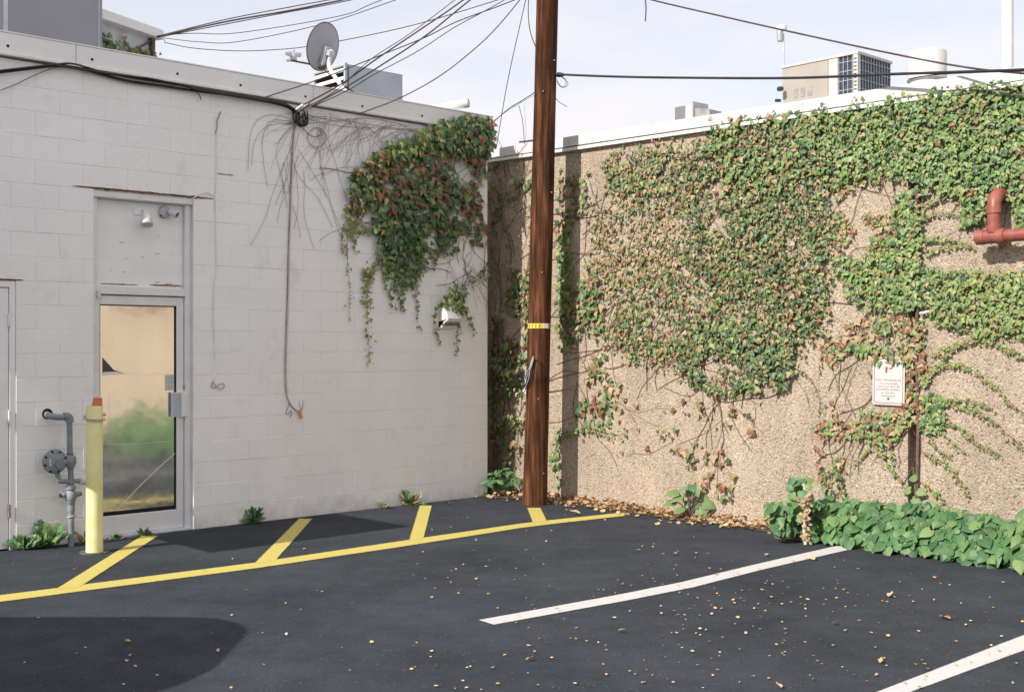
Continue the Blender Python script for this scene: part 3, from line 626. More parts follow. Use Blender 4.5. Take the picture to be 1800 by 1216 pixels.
slab('roof', lambda s: rtop(s) - .1, lambda s: rtop(s) - .02, -8.0, -.36, M['roof'], -2.2, REND, pb)

# ================================================================== ROOFTOP, WHITE BUILDING
def vframe(o, ex, ez): return Frame(o, ex, Z, ez)
# louvred unit
p = at(612, 113, 15.0); H = p.z; base = 4.13
un = thing('rooftop_unit', 'blue-grey rooftop ventilation box with louvred end behind the satellite dish', 'ventilation unit', (p.x, p.y, base))
f = vframe(Vector((p.x, p.y, 0)), UW, NW)
m = MB(); m.box(f, .0, .86, base, H, -.70, -.012); m.box(f, .012, .86, base, H, -.012, 0); m.build('casing', M['hvac'], un, bevel=.004)
fl = Frame(Vector((p.x, p.y, 0)), -NW, Z, -UW)                    # louvred end, facing left
m = MB(); m.box(fl, 0.0, .72, base, H - .02, .0005, .010); m.build('louvre_recess', M['dark'], un)
m = MB()
for x0, x1 in ((0, .03), (.69, .72)): m.bbox(fl, x0, x1, base, H - .02, .0105, .05)
m.bbox(fl, 0, .72, H - .02, H + .012, .0105, .05); m.build('louvre_frame', M['hvac'], un)
k = 0; z = base + .05
while z < H - .08:
    q = MB(); vs = [fl.p(x, zz, o) for x in (.03, .69) for (zz, o) in ((z, .06), (z + .055, .015), (z + .063, .019), (z + .008, .066))]
    q.add(vs, [(0, 1, 2, 3), (7, 6, 5, 4), (0, 4, 5, 1), (1, 5, 6, 2), (2, 6, 7, 3), (3, 7, 4, 0)]); q.build('louvre', M['louver'], un); z += .105
# satellite dish
DC = at(570, 83, 12.75); dn = Vector((-.80, .52, .30)).normalized()
foot = at(612, 168, 12.45)
ds = thing('satellite_dish', 'grey satellite dish on a bent mast at the roof edge', 'satellite dish', foot)
ax = dn.cross(Z).normalized(); up = ax.cross(dn).normalized()
m = MB(); R = .255; prof = []; vs, fs = [], []; nr, na = 6, 32
for i in range(nr + 1):
    r = R * i / nr
    for j in range(na):
        t = 2 * math.pi * j / na; vs.append(DC + (ax * math.cos(t) * r * .92 + up * math.sin(t) * r) + dn * (.055 * (i / nr) ** 2 - .03))
for i in range(nr):
    for j in range(na): fs.append((i * na + j, i * na + (j + 1) % na, (i + 1) * na + (j + 1) % na, (i + 1) * na + j))
K = len(vs); vs += [v - dn * .006 for v in vs]; fs += [tuple(i + K for i in reversed(q)) for q in fs]
m.add(vs, fs); m.build('reflector', M['dish'], ds, smooth=True)
rim = [DC + (ax * math.cos(2 * math.pi * j / 40) * R * .92 + up * math.sin(2 * math.pi * j / 40) * R) + dn * .022 for j in range(41)]
m = MB(); m.tube(rim, .007, 6); m.build('rim', M['dishrim'], ds, smooth=True)
bk = DC - dn * .06 - up * .06
m = MB(); fb = Frame(bk, ax, up, -dn); m.bbox(fb, -.05, .05, -.13, .07, -.03, .02, .008); m.bbox(fb, -.035, .035, -.02, .04, .02, .075, .006); m.build('bracket', M['galv'], ds)
mast = [bk - dn * .06 + up * .05, bk - dn * .06 - up * .10, at(584, 128, 12.6), foot]
m = MB(); m.tube(smoothpts(mast, 6), .022, 12); m.build('mast', M['mast'], ds, smooth=True)
LN = at(512, 102, 12.95)
m = MB(); m.tube([bk - up * .17 + dn * .03, at(545, 113, 12.85), LN + Vector((0, 0, -.03))], [.013, .011, .010], 8); m.tube([bk - up * .17 + dn * .03, bk - dn * .06 - up * .1], .014, 8); m.build('feed_arm', M['dishrim'], ds)
m = MB(); 
for k in range(3):
    q = LN + Vector((-.02 + k * .045 - .02, .02 * k, .01 + .035 * (1 - k % 2))); m.lathe(q, -dn * 1.0 + Vector((0, 0, .1)), [(-.02, .018), (.02, .026), (.05, .026), (.055, .02)], 10)
m.tube([LN + Vector((-.05, 0, -.03)), LN + Vector((.06, .02, -.02))], .014, 8); m.tube([LN + Vector((.03, 0, .05)), LN + Vector((.03, 0, .085))], .008, 6)
m.build('feed_horns', M['louver'], ds, smooth=True)
m = MB(); fp = Frame(foot, UW, NW, Z); m.box(fp, -.09, .09, -.09, .09, -.015, .002); m.tube([foot, Vector((foot.x, foot.y, 4.13))], .022, 10); m.build('foot_plate', M['galv'], ds)
m = MB(); m.tube(smoothpts([bk - up * .16, at(578, 130, 12.7), at(600, 148, 12.7), at(632, 168, 12.8), at(645, 173, 13.0), at(650, 178, 13.2)]), .007, 6); m.build('feed_cable', M['cable'], ds)
m = MB(); a, b = at(494, 145, 13.2), at(560, 158, 13.4); m.tube([a, b], .012, 6); tag(m.build('roof_conduit', M['galv']), 'thin grey conduit lying on the roof left of the dish', 'conduit')
# plastic pipe lying over the coping
a, b = at(728, 199, 13.35), at(824, 181, 13.2); d = (b - a).normalized()
pv = thing('roof_drain_pipe', 'white plastic pipe sticking out over the roof edge above the ivy', 'pipe', a)
m = MB(); m.lathe(a, d, [(0, .048), ((b - a).length, .048), ((b - a).length, .042), ((b - a).length - .12, .042)], 20); m.build('pipe', M['pvc'], pv, smooth=True)
m = MB(); m.lathe(b - d * .06, d, [(0, .053), (.055, .053), (.055, .0475)], 20); m.build('collar', M['pvc'], pv, smooth=True)
# big grey enclosure, upper left
x1 = onW(178, 60, -.65)[0]
ge = thing('grey_enclosure', 'large grey metal rooftop enclosure in the upper left corner', 'enclosure', FW.p(x1, 4.13, -.65))
m = MB(); m.box(FW, x1 - 3.4, x1, 4.131, 6.6, -1.9, -.65); m.build('panel', M['greypanel'], ge, bevel=.003)
m = MB(); sx = onW(9, 40, -.65)[0]; m.box(FW, sx - .012, sx + .022, 4.135, 6.6, -.6495, -.642); m.build('seam', M['galv'], ge)
m = MB(); m.box(FW, x1 - .025, x1 + .004, 4.135, 6.6, -.6495, -.638); m.build('corner_trim', M['greypanel'], ge)
m = MB(); m.box(FW, sx - .03, sx + .03, 4.135, 4.16, -.64, -.60); m.build('anchor', M['dark'], ge)
# penthouse with sloping fascia behind it
pd = Vector((.461, 1, 0)).normalized(); pn = Vector((pd.y, -pd.x, 0)); q0 = at(180, 15, 13.5); fpn = Frame((q0.x, q0.y, 0), pd, Z, pn)
ph = thing('penthouse', 'small white penthouse corner with fascia behind the grey enclosure', 'building', (q0.x, q0.y, 4.13))
m = MB(); m.box(fpn, -1.5, .95, 4.131, q0.z - .11, -2.0, -.13); m.build('wall', M['dimwall'], ph)
m = MB(); m.bbox(fpn, -1.5, 1.02, q0.z - .115, q0.z, -2.05, 0, .006); m.build('fascia', M['fascia'], ph)
m = MB(); m.box(fpn, .90, .952, 4.131, q0.z - .112, -.128, -.075); m.build('corner_post', M['stem'], ph)

# ================================================================== ROOFTOP, PEBBLE BUILDING
p = at(1508, 90, 14.0); H = p.z; base = 3.70
ac = thing('air_conditioner', 'beige rooftop air conditioner with dark coil grilles', 'air conditioner', (p.x, p.y, base))
f = Frame((p.x, p.y, 0), -UR, Z, NR)                              # long beige side; x runs left
m = MB(); m.box(f, .40, 1.04, base, H - .03, -.76, 0); m.build('cabinet', M['hvac2'], ac, bevel=.004)
m = MB(); m.bbox(f, .27, .396, base, H - .03, -.76, .001); m.build('access_panel', M['hvacpale'], ac)
m = MB(); m.box(f, .06, .27, base, H - .03, -.70, -.02); m.build('coil', M['coil'], ac)
m = MB(); m.bbox(f, -.01, 1.05, H - .03, H, -.77, .012, .004); m.build('lid', M['hvacpale'], ac)
for x in (.085, .54, .62, .70):
    pass
for x in (.62, .72, .82): q = MB(); q.box(f, x, x + .06, H - .42, H - .31, -.001, .004); q.build('vent_slot', M['roof'], ac)
m = MB(); m.bbox(f, 0, .06, base, H - .03, -.06, .006); m.build('corner_post', M['hvacpale'], ac)
z = base + .05
while z < H - .08: q = MB(); q.box(f, .012, .048, z, z + .014, .0055, .0085); q.build('slot', M['coil'], ac); z += .045
fr2 = Frame((p.x, p.y, 0), UW, Z, UR)                             # coil side facing right
m = MB(); m.box(fr2, .06, .76, base, H - .03, -.05, -.02); m.build('coil', M['coil'], ac)
for i in range(12): q = MB(); x = .06 + i * .0625; q.box(fr2, x, x + .007, base, H - .03, -.0195, -.008); q.build('grille_bar', M['hvac'], ac)
for i in range(9): q = MB(); zz = H - .10 - i * .11; q.box(fr2, .06, .755, zz, zz + .006, -.0075, -.003); q.build('grille_bar', M['hvac'], ac)
for i in range(9): q = MB(); zz = H - .10 - i * .11; q.box(f, .062, .268, zz, zz + .006, -.019, -.012); q.build('grille_bar', M['hvac'], ac)
for i in range(4): q = MB(); x = .075 + i * .06; q.box(f, x, x + .006, base, H - .03, -.0115, -.006); q.build('grille_bar', M['hvac'], ac)
m = MB(); m.tube([at(1374, 156, 14.7), at(1369, 157, 14.65)], .03, 8); m.tube([at(1371, 177, 14.7), at(1364, 177, 14.65)], .02, 8); m.build('pipe_stub', M['coil'], ac)
# round vent stack
p = at(1630, 92, 13.0)
vs_ = thing('roof_vent', 'squat white cylindrical vent on the roof right of the air conditioner', 'vent', (p.x, p.y, 3.7))
m = MB(); hh = p.z - 3.7; m.lathe((p.x, p.y, 3.7), Z, [(0, .185), (hh - .31, .185), (hh - .30, .203), (hh - .02, .203), (hh, .195), (hh + .01, .12)], 32); m.build('drum', M['pvc'], vs_, smooth=True)
m = MB(); m.lathe((p.x, p.y, p.z - .33), Z, [(0, .19), (.02, .212), (.03, .212), (.035, .19)], 32); m.build('band', M['galv'], vs_, smooth=True)
# mast with lamp
p = at(1377, 60, 15.2)
lm = thing('roof_lamp', 'small lamp with glass jar on a thin roof mast', 'lamp', (p.x, p.y, 3.7))
m = MB(); m.tube([(p.x, p.y, 3.7), (p.x, p.y, p.z)], .013, 8); m.build('mast', M['galv'], lm)
c = at(1374, 52, 15.2)
m = MB(); m.lathe(c, Z, [(-.01, .065), (.035, .07), (.05, .05), (.055, .02)], 16); m.build('cap', M['louver'], lm, smooth=True)
m = MB(); m.lathe(c + Vector((-.022, 0, -.16)), Z, [(0, .015), (.01, .035), (.05, .042), (.15, .042)], 16); m.build('jar', M['galv'], lm, smooth=True)
# white stand pipe at the right edge
p = at(1771, 60, 10.5)
sp_ = thing('stand_pipe', 'tall white vent pipe rising past the right end of the roof', 'pipe', (p.x, p.y, 3.7))
m = MB(); m.lathe((p.x, p.y, 3.7), Z, [(0, .050), (1.9, .050)], 20); m.build('pipe', M['pvc'], sp_, smooth=True)
m = MB(); m.lathe((p.x, p.y, 3.72), Z, [(0, .10), (.05, .056), (.07, .05)], 20); m.build('flashing', M['galv'], sp_, smooth=True)
# small white curb box with sloping flashing
p = at(1186, 189, 14.3); f = Frame((p.x, p.y, 0), UR, Z, NR)
rb = thing('roof_box', 'small white flashing box on the roof just right of the pole', 'roof box', (p.x, p.y, 3.7))
m = MB(); m.bbox(f, 0, .26, 3.72, p.z, -.3, 0); m.build('box', M['fascia2'], rb)
m = MB(); m.box(f, .26, .285, 3.72, p.z + .03, -.28, .005); m.build('upright', M['galv'], rb)
m = MB(); m.prism(f, [(.287, 3.72), (.60, 3.80), (.50, p.z - .09), (.287, p.z - .05)], -.25, -.02); m.build('flashing', M['roof'], rb)
m = MB(); a, b = at(913, 250, 14.0), at(940, 247, 13.9); m.tube([a, b], .012, 6); tag(m.build('roof_conduit', M['wire']), 'short dark conduit on the far roof left of the pole', 'conduit')

# ================================================================== UTILITY POLE
pbse = ground(940, 886); PD = pbse.y
def poleax(z): return Vector((pbse.x + .0252 * z, pbse.y, z))
up_ = thing('utility_pole', 'brown leaning wooden utility pole in front of the ivy wall', 'utility pole', pbse)
m = MB(); zs = [i * .45 for i in range(21)]; vs, fs = [], []; na = 22
for i, z in enumerate(zs):
    for j in range(na):
        t = 2 * math.pi * j / na; r = .128 - .0022 * z + .004 * mnoise.noise(Vector((math.cos(t) * 2, math.sin(t) * 2, z * .8))) + (.006 if z == 0 else 0)
        a = poleax(z - .02); vs.append((a.x + math.cos(t) * r, a.y + math.sin(t) * r, a.z))
fs = [(i * na + j, i * na + (j + 1) % na, (i + 1) * na + (j + 1) % na, (i + 1) * na + j) for i in range(len(zs) - 1) for j in range(na)] + [tuple(range((len(zs) - 1) * na, len(zs) * na))]
m.add(vs, fs); m.build('shaft', M['pole'], up_, smooth=True)
zb = EYE + (CY - 573) / FPX * PD
m = MB(); m.lathe(poleax(zb - .026), Z, [(0, .126), (.052, .126)], 28); m.build('yellow_band', M['yellowband'], up_, smooth=True)
for k in range(9):
    t = math.radians(195 + k * 19); a = poleax(zb); f = Frame((a.x + math.cos(t) * .127, a.y + math.sin(t) * .127, zb), (-math.sin(t), math.cos(t), 0), Z, (math.cos(t), math.sin(t), 0))
    q = MB(); q.box(f, -.0035, .0035, -.018, .018, 0, .002); q.build('mark', M['ink'], up_)
m = MB(); t0 = math.radians(300); a = poleax(zb); f = Frame((a.x + math.cos(t0) * .125, a.y + math.sin(t0) * .125, zb), (-math.sin(t0), math.cos(t0), 0), Z, (math.cos(t0), math.sin(t0), 0)); m.box(f, -.025, .028, -.026, .026, 0, .006); m.build('band_clasp', M['whiteband'], up_)
for py in (110, 165, 340, 480, 700, 830):                         # staples, nails
    t = math.radians(random.uniform(230, 320)); z = EYE + (CY - py) / FPX * PD; a = poleax(z); q = MB(); q.lathe((a.x + math.cos(t) * .118, a.y + math.sin(t) * .118, z), (math.cos(t), math.sin(t), 0), [(0, .007), (.012, .007), (.015, .004)], 8); q.build('nail', M['galv'], up_)
for k in range(16):
    t = math.radians(random.uniform(200, 340)); z0_ = random.uniform(.3, 5.0); L_ = random.uniform(.25, 1.1); q = MB(); P_ = []
    for i in range(7):
        z_ = z0_ + L_ * i / 6; a = poleax(z_); tt = t + .03 * math.sin(i * 1.3 + k); rr2 = .1275 - .0022 * z_ + .004 * mnoise.noise(Vector((math.cos(tt) * 2, math.sin(tt) * 2, z_ * .8))); P_.append(Vector((a.x + math.cos(tt) * rr2, a.y + math.sin(tt) * rr2, z_)))
    q.tube(P_, [.0005, .0022, .003, .0035, .003, .002, .0005], 4); q.build('split', M['dark'], up_)
# cable tail bundle tied to the pole
ct = thing('cable_tail', 'loose bundle of black cable tails tied to the utility pole', 'cable', at(933, 655, PD - .15))
def pf(px, py, extra=0.02):
    z = EYE + (CY - py) / FPX * PD; a = poleax(z); x = (px - CX) / FPX * PD; dx = max(-.12, min(.12, x - a.x)); y = a.y - math.sqrt(max(.0001, .132 ** 2 - dx * dx)) - extra
    return Vector((x, y, z))
for k in range(7):
    q = MB(); j = random.uniform
    q.tube(smoothpts([pf(937, 626), pf(934 + j(-3, 3), 640, .025), pf(928 + j(-5, 5), 662 + j(-4, 4), .03), pf(923 + j(-3, 4), 680 + j(-6, 6), .035), pf(920 + j(-2, 3), 694 + j(-6, 3), .04)]), .0055, 6); q.build('strand', M['cable'] if k % 2 else M['galv'], ct)
q = MB(); q.tube(smoothpts([pf(934, 632), pf(943, 632), pf(952, 645), pf(960, 660, .015), pf(962, 668, 0)]), .005, 6); q.build('tie', M['cable'], ct)

# ================================================================== OVERHEAD WIRES
def wire(pts, r, label, mat='wire', name='overhead_wire', group='overhead wires'):
    """pts: (px, py, distance); the wire hangs through these points in space"""
    P = smoothpts([at(x, y, D) for x, y, D in pts], 8); q = MB(); q.tube(P, r, 6)
    return tag(q.build(name, M[mat], smooth=True), label, 'wire', group)
def lerpD(P, D0, D1):
    x0, x1 = P[0][0], P[-1][0]; return [(x, y, D0 + (D1 - D0) * (x - x0) / (x1 - x0)) for x, y in P]
wire(lerpD([(276, 65), (400, 38), (520, 17), (640, -8), (800, -45), (955, -85)], 14.3, PD), .010, 'thickest wire rising from the penthouse corner to the pole')
wire(lerpD([(276, 64), (400, 34), (520, 11), (620, -8), (800, -48), (955, -95)], 14.3, PD), .006, 'uppermost thin wire rising from the penthouse corner')
wire(lerpD([(278, 66), (380, 46), (500, 23), (600, 4), (800, -40), (955, -80)], 14.3, PD), .006, 'wire twisting just under the thickest penthouse wire')
wire(lerpD([(285, 62), (340, 59), (420, 58), (595, 29), (672, 0), (955, -110)], 14.3, PD), .0045, 'faint slack wire passing just above the dish rim')
wire(lerpD([(287, 67), (350, 74), (420, 73.5), (570, 42), (697, 0), (955, -90)], 14.3, PD), .0045, 'faint slack wire crossing the top of the dish')
wire(lerpD([(289, 75), (340, 85), (420, 90), (495, 87), (547, 81), (640, 64), (740, 41), (870, 2), (955, -26)], 14.3, PD), .0050, 'slack wire passing behind the middle of the dish')
br = W3(527, 192, .10)
D0 = br.y
wire(lerpD([(535, 184), (600, 148), (662, 104), (735, 55), (815, 0), (955, -105)], D0, PD), .0085, 'upper heavy service wire from the wall bracket to the pole')
wire(lerpD([(548, 187), (612, 151), (675, 112), (750, 62), (827, 0), (955, -100)], D0, PD), .0085, 'lower heavy service wire from the wall bracket to the pole')
wire(lerpD([(527, 195), (590, 160), (650, 106), (720, 60), (800, 0), (955, -120)], D0, PD), .0045, 'thin service wire lying along the heavy ones above the bracket')
wire(lerpD([(467, 171), (555, 142), (645, 107), (745, 67), (802, 39), (880, 10), (955, -20)], W3(467, 171, .06).y, PD), .006, 'wire leaving the fascia left of the bracket and crossing the service wires')
wire(lerpD([(545, 190), (610, 160), (660, 130), (735, 90), (800, 48), (870, 10), (955, -40)], D0, PD), .005, 'lowest service wire fanning out from the bracket')
wire(lerpD([(632, 200), (700, 174), (770, 136), (830, 90), (872, 50), (920, -8), (955, -60)], W3(632, 200, .06).y, PD), .006, 'wire sagging from the fascia right of the louvred unit to the pole')
wire([(872, 262, 13.6), (893, 140, 13.3), (924, 0, 12.95), (938, -70, PD)], .005, 'thin straight guy wire left of the pole')
wire([(866, 216, 13.35), (895, 191, 13.2), (918, 177, 13.0), (940, 163, PD - .10)], .005, 'short wire from the ivied corner to the pole')
wire([(868, 212, 13.35), (900, 190, 13.2), (940, 167, PD - .08)], .0035, 'thin wire doubling the short one at the ivied corner', 'galv')
wire([(931, -30, PD - .12), (928.5, 20, PD - .13), (932, 55, PD - .13), (941, 82, PD - .1)], .0055, 'wire hanging down the left side of the pole')
wire([(975, 131, PD - .05), (1080, 135, 12.3), (1200, 137, 11.8), (1390, 137.5, 10.9), (1560, 131, 10.1), (1700, 126.5, 9.5), (1820, 122, 9.0), (1990, 112, 8.5)], .0125, 'thick black cable running level from the pole to the right edge', 'cable')
wire([(955, -65, PD), (1060, -26, 12.4), (1145, 0, 12.0), (1260, 27, 11.5), (1375, 53, 11.0), (1560, 93, 10.2), (1700, 119, 9.6), (1820, 131, 9.05), (1990, 140, 8.5)], .0085, 'cable sloping down to the right over the air conditioner', 'wire')
wire([(1597, 140, 9.9), (1615, 135.5, 9.85), (1660, 130.5, 9.7), (1730, 127.5, 9.4), (1820, 125, 9.0)], .005, 'short thin wire joining the thick cable near the vent')
wire([(1134, -6, 12.05), (1135.5, 15, 12.05), (1134.5, 38, 12.05)], .007, 'short loose wire end hanging from the sloping cable')
# knot and loops at the pole
lp = thing('cable_clamp', 'black clamp with hanging wire loops on the right side of the pole', 'cable clamp', at(985, 132, PD - .05))
m = MB(); m.lathe(at(977, 132, PD - .05), (1, -.1, 0), [(0, .012), (.02, .028), (.05, .026), (.09, .014)], 10); m.build('clamp', M['cable'], lp, smooth=True)
m = MB(); m.tube(smoothpts([at(x, y, PD - .08) for x, y in ((984, 134), (990, 138), (998, 146), (996, 152), (988, 154), (981, 148), (979, 140))]), .0035, 6); m.build('loop', M['wire'], lp)
m = MB(); m.tube(smoothpts([at(x, y, PD - .07) for x, y in ((986, 134), (994, 140), (994, 150), (987, 153), (980, 143))]), .003, 6); m.build('loop', M['wire'], lp)
m = MB(); m.tube(smoothpts([at(x, y, PD - .05) for x, y in ((976, 172), (983, 180), (990, 184), (997, 188))]), .0035, 6); m.build('loose_end', M['wire'], lp)

# ---- cables on the white wall
def wallcable(px, r, label, mat='cable', off=.035, cat='cable', name='wall_cable', n=6, j=0):
    P = smoothpts([W3(x, y + random.uniform(-j, j), off) for x, y in px], n); q = MB(); q.tube(P, r, 6); return tag(q.build(name, M[mat], smooth=True), label, cat, 'cables on the white wall')
A = [(-30, 130), (0, 128), (50, 121), (100, 116), (130, 117), (180, 131), (230, 143), (290, 151), (340, 159), (400, 168), (470, 179), (505, 188), (520, 200)]
wallcable(A, .012, 'lowest thick black cable sagging under the white fascia', j=1)
wallcable([(x, y - 3 - (4 if 200 < x < 330 else 0)) for x, y in A], .009, 'black cable bundled second from the bottom under the fascia', off=.05, j=1)
wallcable([(100, 115), (200, 131), (260, 138), (300, 146), (330, 152), (345, 158), (420, 170), (500, 184), (524, 198)], .009, 'upper black cable hugging the underside of the fascia', off=.06)
wallcable([(-20, 166), (20, 152), (60, 133), (90, 121), (110, 117)], .0035, 'thin wire slanting from the left edge up to the fascia')
wallcable([(343, 160), (350, 167), (354, 176)], .004, 'short wire end dangling below the fascia cables')
kn = thing('wire_bracket', 'tangled loops of black cable at the wall bracket under the fascia', 'cable bracket', W3(520, 200, .02))
fk = Frame(W3(522, 196, 0), UW, Z, NW)
for k, (ox, oy, rx, ry) in enumerate(((-.03, -.05, .035, .07), (.02, -.06, .05, .08), (.06, -.05, .03, .08), (0, -.07, .06, .09), (.03, -.10, .045, .05))):
    q = MB(); q.tube([fk.p(ox + rx * math.cos(t * .42), oy + ry * math.sin(t * .42), .03 + .012 * k) for t in range(16)], .0075, 6); q.build('loop', M['cable'], kn, smooth=True)
for (a, b) in (((519, 199), (545, 180)), ((527, 200), (552, 184)), ((517, 196), (533, 184))):
    q = MB(); q.tube([W3(*a, .04), W3(*b, .10)], .013, 8); q.build('insulator', M['pvc'], kn)
q = MB(); q.bbox(fk, -.03, .05, -.02, .03, .0, .03); q.build('bracket_plate', M['galv'], kn)
V = [(519, 212), (517, 225), (514, 262), (512, 300), (509, 380), (507, 430), (505, 520), (502, 610), (501, 660), (503, 690), (509, 708), (517, 718), (525, 723), (530, 719), (532, 711)]
wallcable(V, .0062, 'reddish cable dropping straight down the middle of the white wall', 'redwire', .012)
wallcable([(x + 3, y) for x, y in V[:-5]] , .0045, 'pale painted cable beside the reddish drop cable', 'whitewire', .010)
q = MB(); q.tube([W3(530, 716, .02), W3(530.5, 703, .02)], [.012, .016], 8); tag(q.build('cable_plug', M['galv']), 'grey plug at the end of the reddish drop cable', 'plug')
ft = Frame(W3(527, 722, .022), UW, Z, NW); q = MB(); q.prism(ft, [(-.022, 0), (.012, .006), (.032, -.075), (-.002, -.082)], 0, .003); tag(q.build('orange_tag', M['orange']), 'small orange tag hanging on the drop cable', 'tag')
wallcable([(509, 708), (506, 716), (503, 726), (507, 728), (511, 722), (513, 728), (510, 733)], .0028, 'thin frayed wire curl left of the orange tag', 'wire', .015)
wallcable([(387, 197), (384, 208), (381, 225), (380.5, 300), (378, 345), (379, 400), (380, 470), (376, 500), (375, 560), (377, 620), (376, 672)], .0052, 'pale painted cable running down beside the door', 'whitewire', .008)
wallcable([(388, 196), (385, 204), (381, 214), (382, 222), (379, 234)], .005, 'rusty frayed top end of the pale cable beside the door', 'redwire', .012)
wallcable([(376, 668), (372, 676), (377, 682), (384, 676), (392, 674), (394, 680), (388, 684), (380, 679), (374, 672), (371, 680)], .0035, 'small tangle of wire at the end of the pale cable', 'redwire', .015)
wallcable([(330, 356), (342, 347), (355, 340), (366, 339), (377, 345)], .005, 'white cable looping from the door corner to the right', 'whitewire', .02)
wallcable([(557 + 16 * math.cos(t * .4), 242 + 17 * math.sin(t * .4)) for t in range(18)], .0042, 'thin wire ring hanging right of the drop cable', 'redwire', .02)
wallcable([(524, 205), (535, 228), (550, 240), (566, 236), (560, 228)], .0035, 'thin curled wire leading into the wire ring', 'wire', .02)

# ================================================================== LAMPS OVER THE DOOR
fl_ = Frame(FW.p(*onW(248, 372, -.09), -.092), UW, Z, NW)
l1 = thing('flood_lamp', 'white bulb lamp on a square plate over the door, left one', 'lamp', fl_.p(0, 0, 0))
m = MB(); m.bbox(fl_, -.075, .035, -.035, .035, 0, .012, .004); m.build('plate', M['panel'], l1)
m = MB(); m.tube(smoothpts([fl_.p(0, .01, .01), fl_.p(.01, 0, .05), fl_.p(.015, -.03, .07)]), .012, 8); m.lathe(fl_.p(.015, -.02, .07), fl_.v(.0, -.9, .35), [(0, .02), (.03, .035), (.05, .042), (.06, .04)], 14); m.build('socket', M['louver'], l1, smooth=True)
m = MB(); m.lathe(fl_.p(.012, -.065, .085), fl_.v(-.15, -.9, .35), [(0, .03), (.02, .048), (.055, .058), (.07, .052), (.078, .03)], 16); m.build('bulb', M['signwhite'], l1, smooth=True)
fl2 = Frame(FW.p(*onW(288, 373, -.09), -.092), UW, Z, NW)
l2 = thing('flood_lamp', 'round grey junction box with a white lamp head over the door, right one', 'lamp', fl2.p(0, 0, 0))
m = MB(); m.lathe(fl2.p(0, 0, 0), NW, [(0, .056), (.025, .056), (.035, .048), (.04, .02)], 22); m.build('junction_box', M['hvac'], l2, smooth=True)
m = MB(); m.lathe(fl2.p(.02, .012, .035), fl2.v(.55, -.42, .75), [(0, .016), (.02, .024), (.04, .03), (.105, .032), (.105, .027), (.08, .024)], 16); m.build('lamp_head', M['signwhite'], l2, smooth=True)
m = MB(); m.lathe(fl2.p(.02, .012, .035) + fl2.v(.55, -.42, .75).normalized() * .088, fl2.v(.55, -.42, .75), [(0, .026), (.004, .026)], 16); m.build('lens', M['glassdark'], l2)
m = MB(); m.lathe(fl2.p(-.045, -.04, .02), NW, [(0, .008), (.012, .008)], 8); m.build('knob', M['dark'], l2)

# ================================================================== GAS REGULATOR
def G(px, py, off=.14): return W3(px, py, off)
gm = thing('gas_regulator', 'grey gas pipe with round regulator left of the yellow bollard', 'gas meter', W3(125, 950, .14))
xh, zh = onW(83, 727, 0)
m = MB(); m.lathe(FW.p(xh, zh, .002), NW, [(0, .045), (.003, .045)], 20); m.build('wall_hole', M['dark'], gm)
m = MB(); m.tube(smoothpts([FW.p(xh, zh - .005, -.01), G(86, 730, .06), G(95, 732, .13), G(106, 733), G(115, 732)], 5), [.026] * 21, 14); m.build('pipe', M['greypipe'], gm, smooth=True)
m = MB(); m.tube(smoothpts([G(112, 732), G(119, 732), G(122, 736), G(122, 742)], 5), [.034] * 16, 14); m.build('elbow', M['greypipe'], gm, smooth=True)
m = MB(); m.tube([G(122, 740), G(123, 800)], .0235, 14); m.build('pipe', M['greypipe'], gm, smooth=True)
for py, r in ((741.5, .030), (797, .030), (821, .028), (851, .026)): q = MB(); q.tube([G(122 + (py - 740) * .02, py - 1), G(122 + (py - 740) * .02, py + 1)], r, 14); q.build('thread_ring', M['redring'], gm)
m = MB(); m.lathe(G(124, 800), -Z, [(0, .030), (.02, .045), (.06, .048), (.09, .036), (.11, .030)], 14); m.tube([G(124, 811), G(133, 808, .16)], [.03, .022], 10); m.build('valve_body', M['greypipe'], gm, smooth=True)
m = MB(); m.tube([G(124, 820), G(125, 856)], .0235, 12); m.build('pipe', M['greypipe'], gm, smooth=True)
rc = G(97, 811, .15)
m = MB(); m.lathe(rc - NW * .06, NW + Vector((-.0, 0, .0)), [(0, .05), (.02, .095), (.045, .103), (.055, .103), (.058, .092), (.075, .07), (.088, .04), (.09, .015)], 28); rg = m.build('regulator', M['greypipe'], gm, smooth=True)
m = MB(); fg = Frame(rc, UW, Z, NW); m.lathe(fg.p(.03, -.025, .0), NW, [(0, .042), (.045, .038), (.05, .02)], 14); m.tube([fg.p(.03, -.02, .03), fg.p(.055, -.05, .03)], .018, 8); m.build('boss', M['greypipe'], rg, smooth=True)
for k in range(8):
    t = k * math.pi / 4 + .3; q = MB(); q.lathe(fg.p(.088 * math.cos(t), .088 * math.sin(t), -.006), NW, [(0, .010), (.014, .010)], 6); q.build('bolt', M['dark'], rg)
textmesh('23', fg, .0, .058, .016, .036, M['ink'], rg, width=.06)
m = MB(); m.box(fg, -.056, -.030, -.03, .022, .020, .0235); m.build('tag', M['tagwhite'], rg)
m = MB(); m.tube([G(107, 812, .14), G(124, 810, .14)], .026, 10); m.build('outlet', M['greypipe'], gm, smooth=True)
m = MB(); m.tube(smoothpts([G(101, 832, .15), G(102, 840), G(105, 845), G(112, 846), G(124, 846)], 5), .021, 12); m.build('bypass_pipe', M['greypipe'], gm, smooth=True)
m = MB(); m.tube([G(124, 845), G(140, 845)], .019, 10); m.build('side_pipe', M['greypipe'], gm, smooth=True)
m = MB(); m.tube([G(140, 845), W3(152, 846, .06)], .030, 12); m.build('side_sleeve', M['whitewire'], gm, smooth=True)
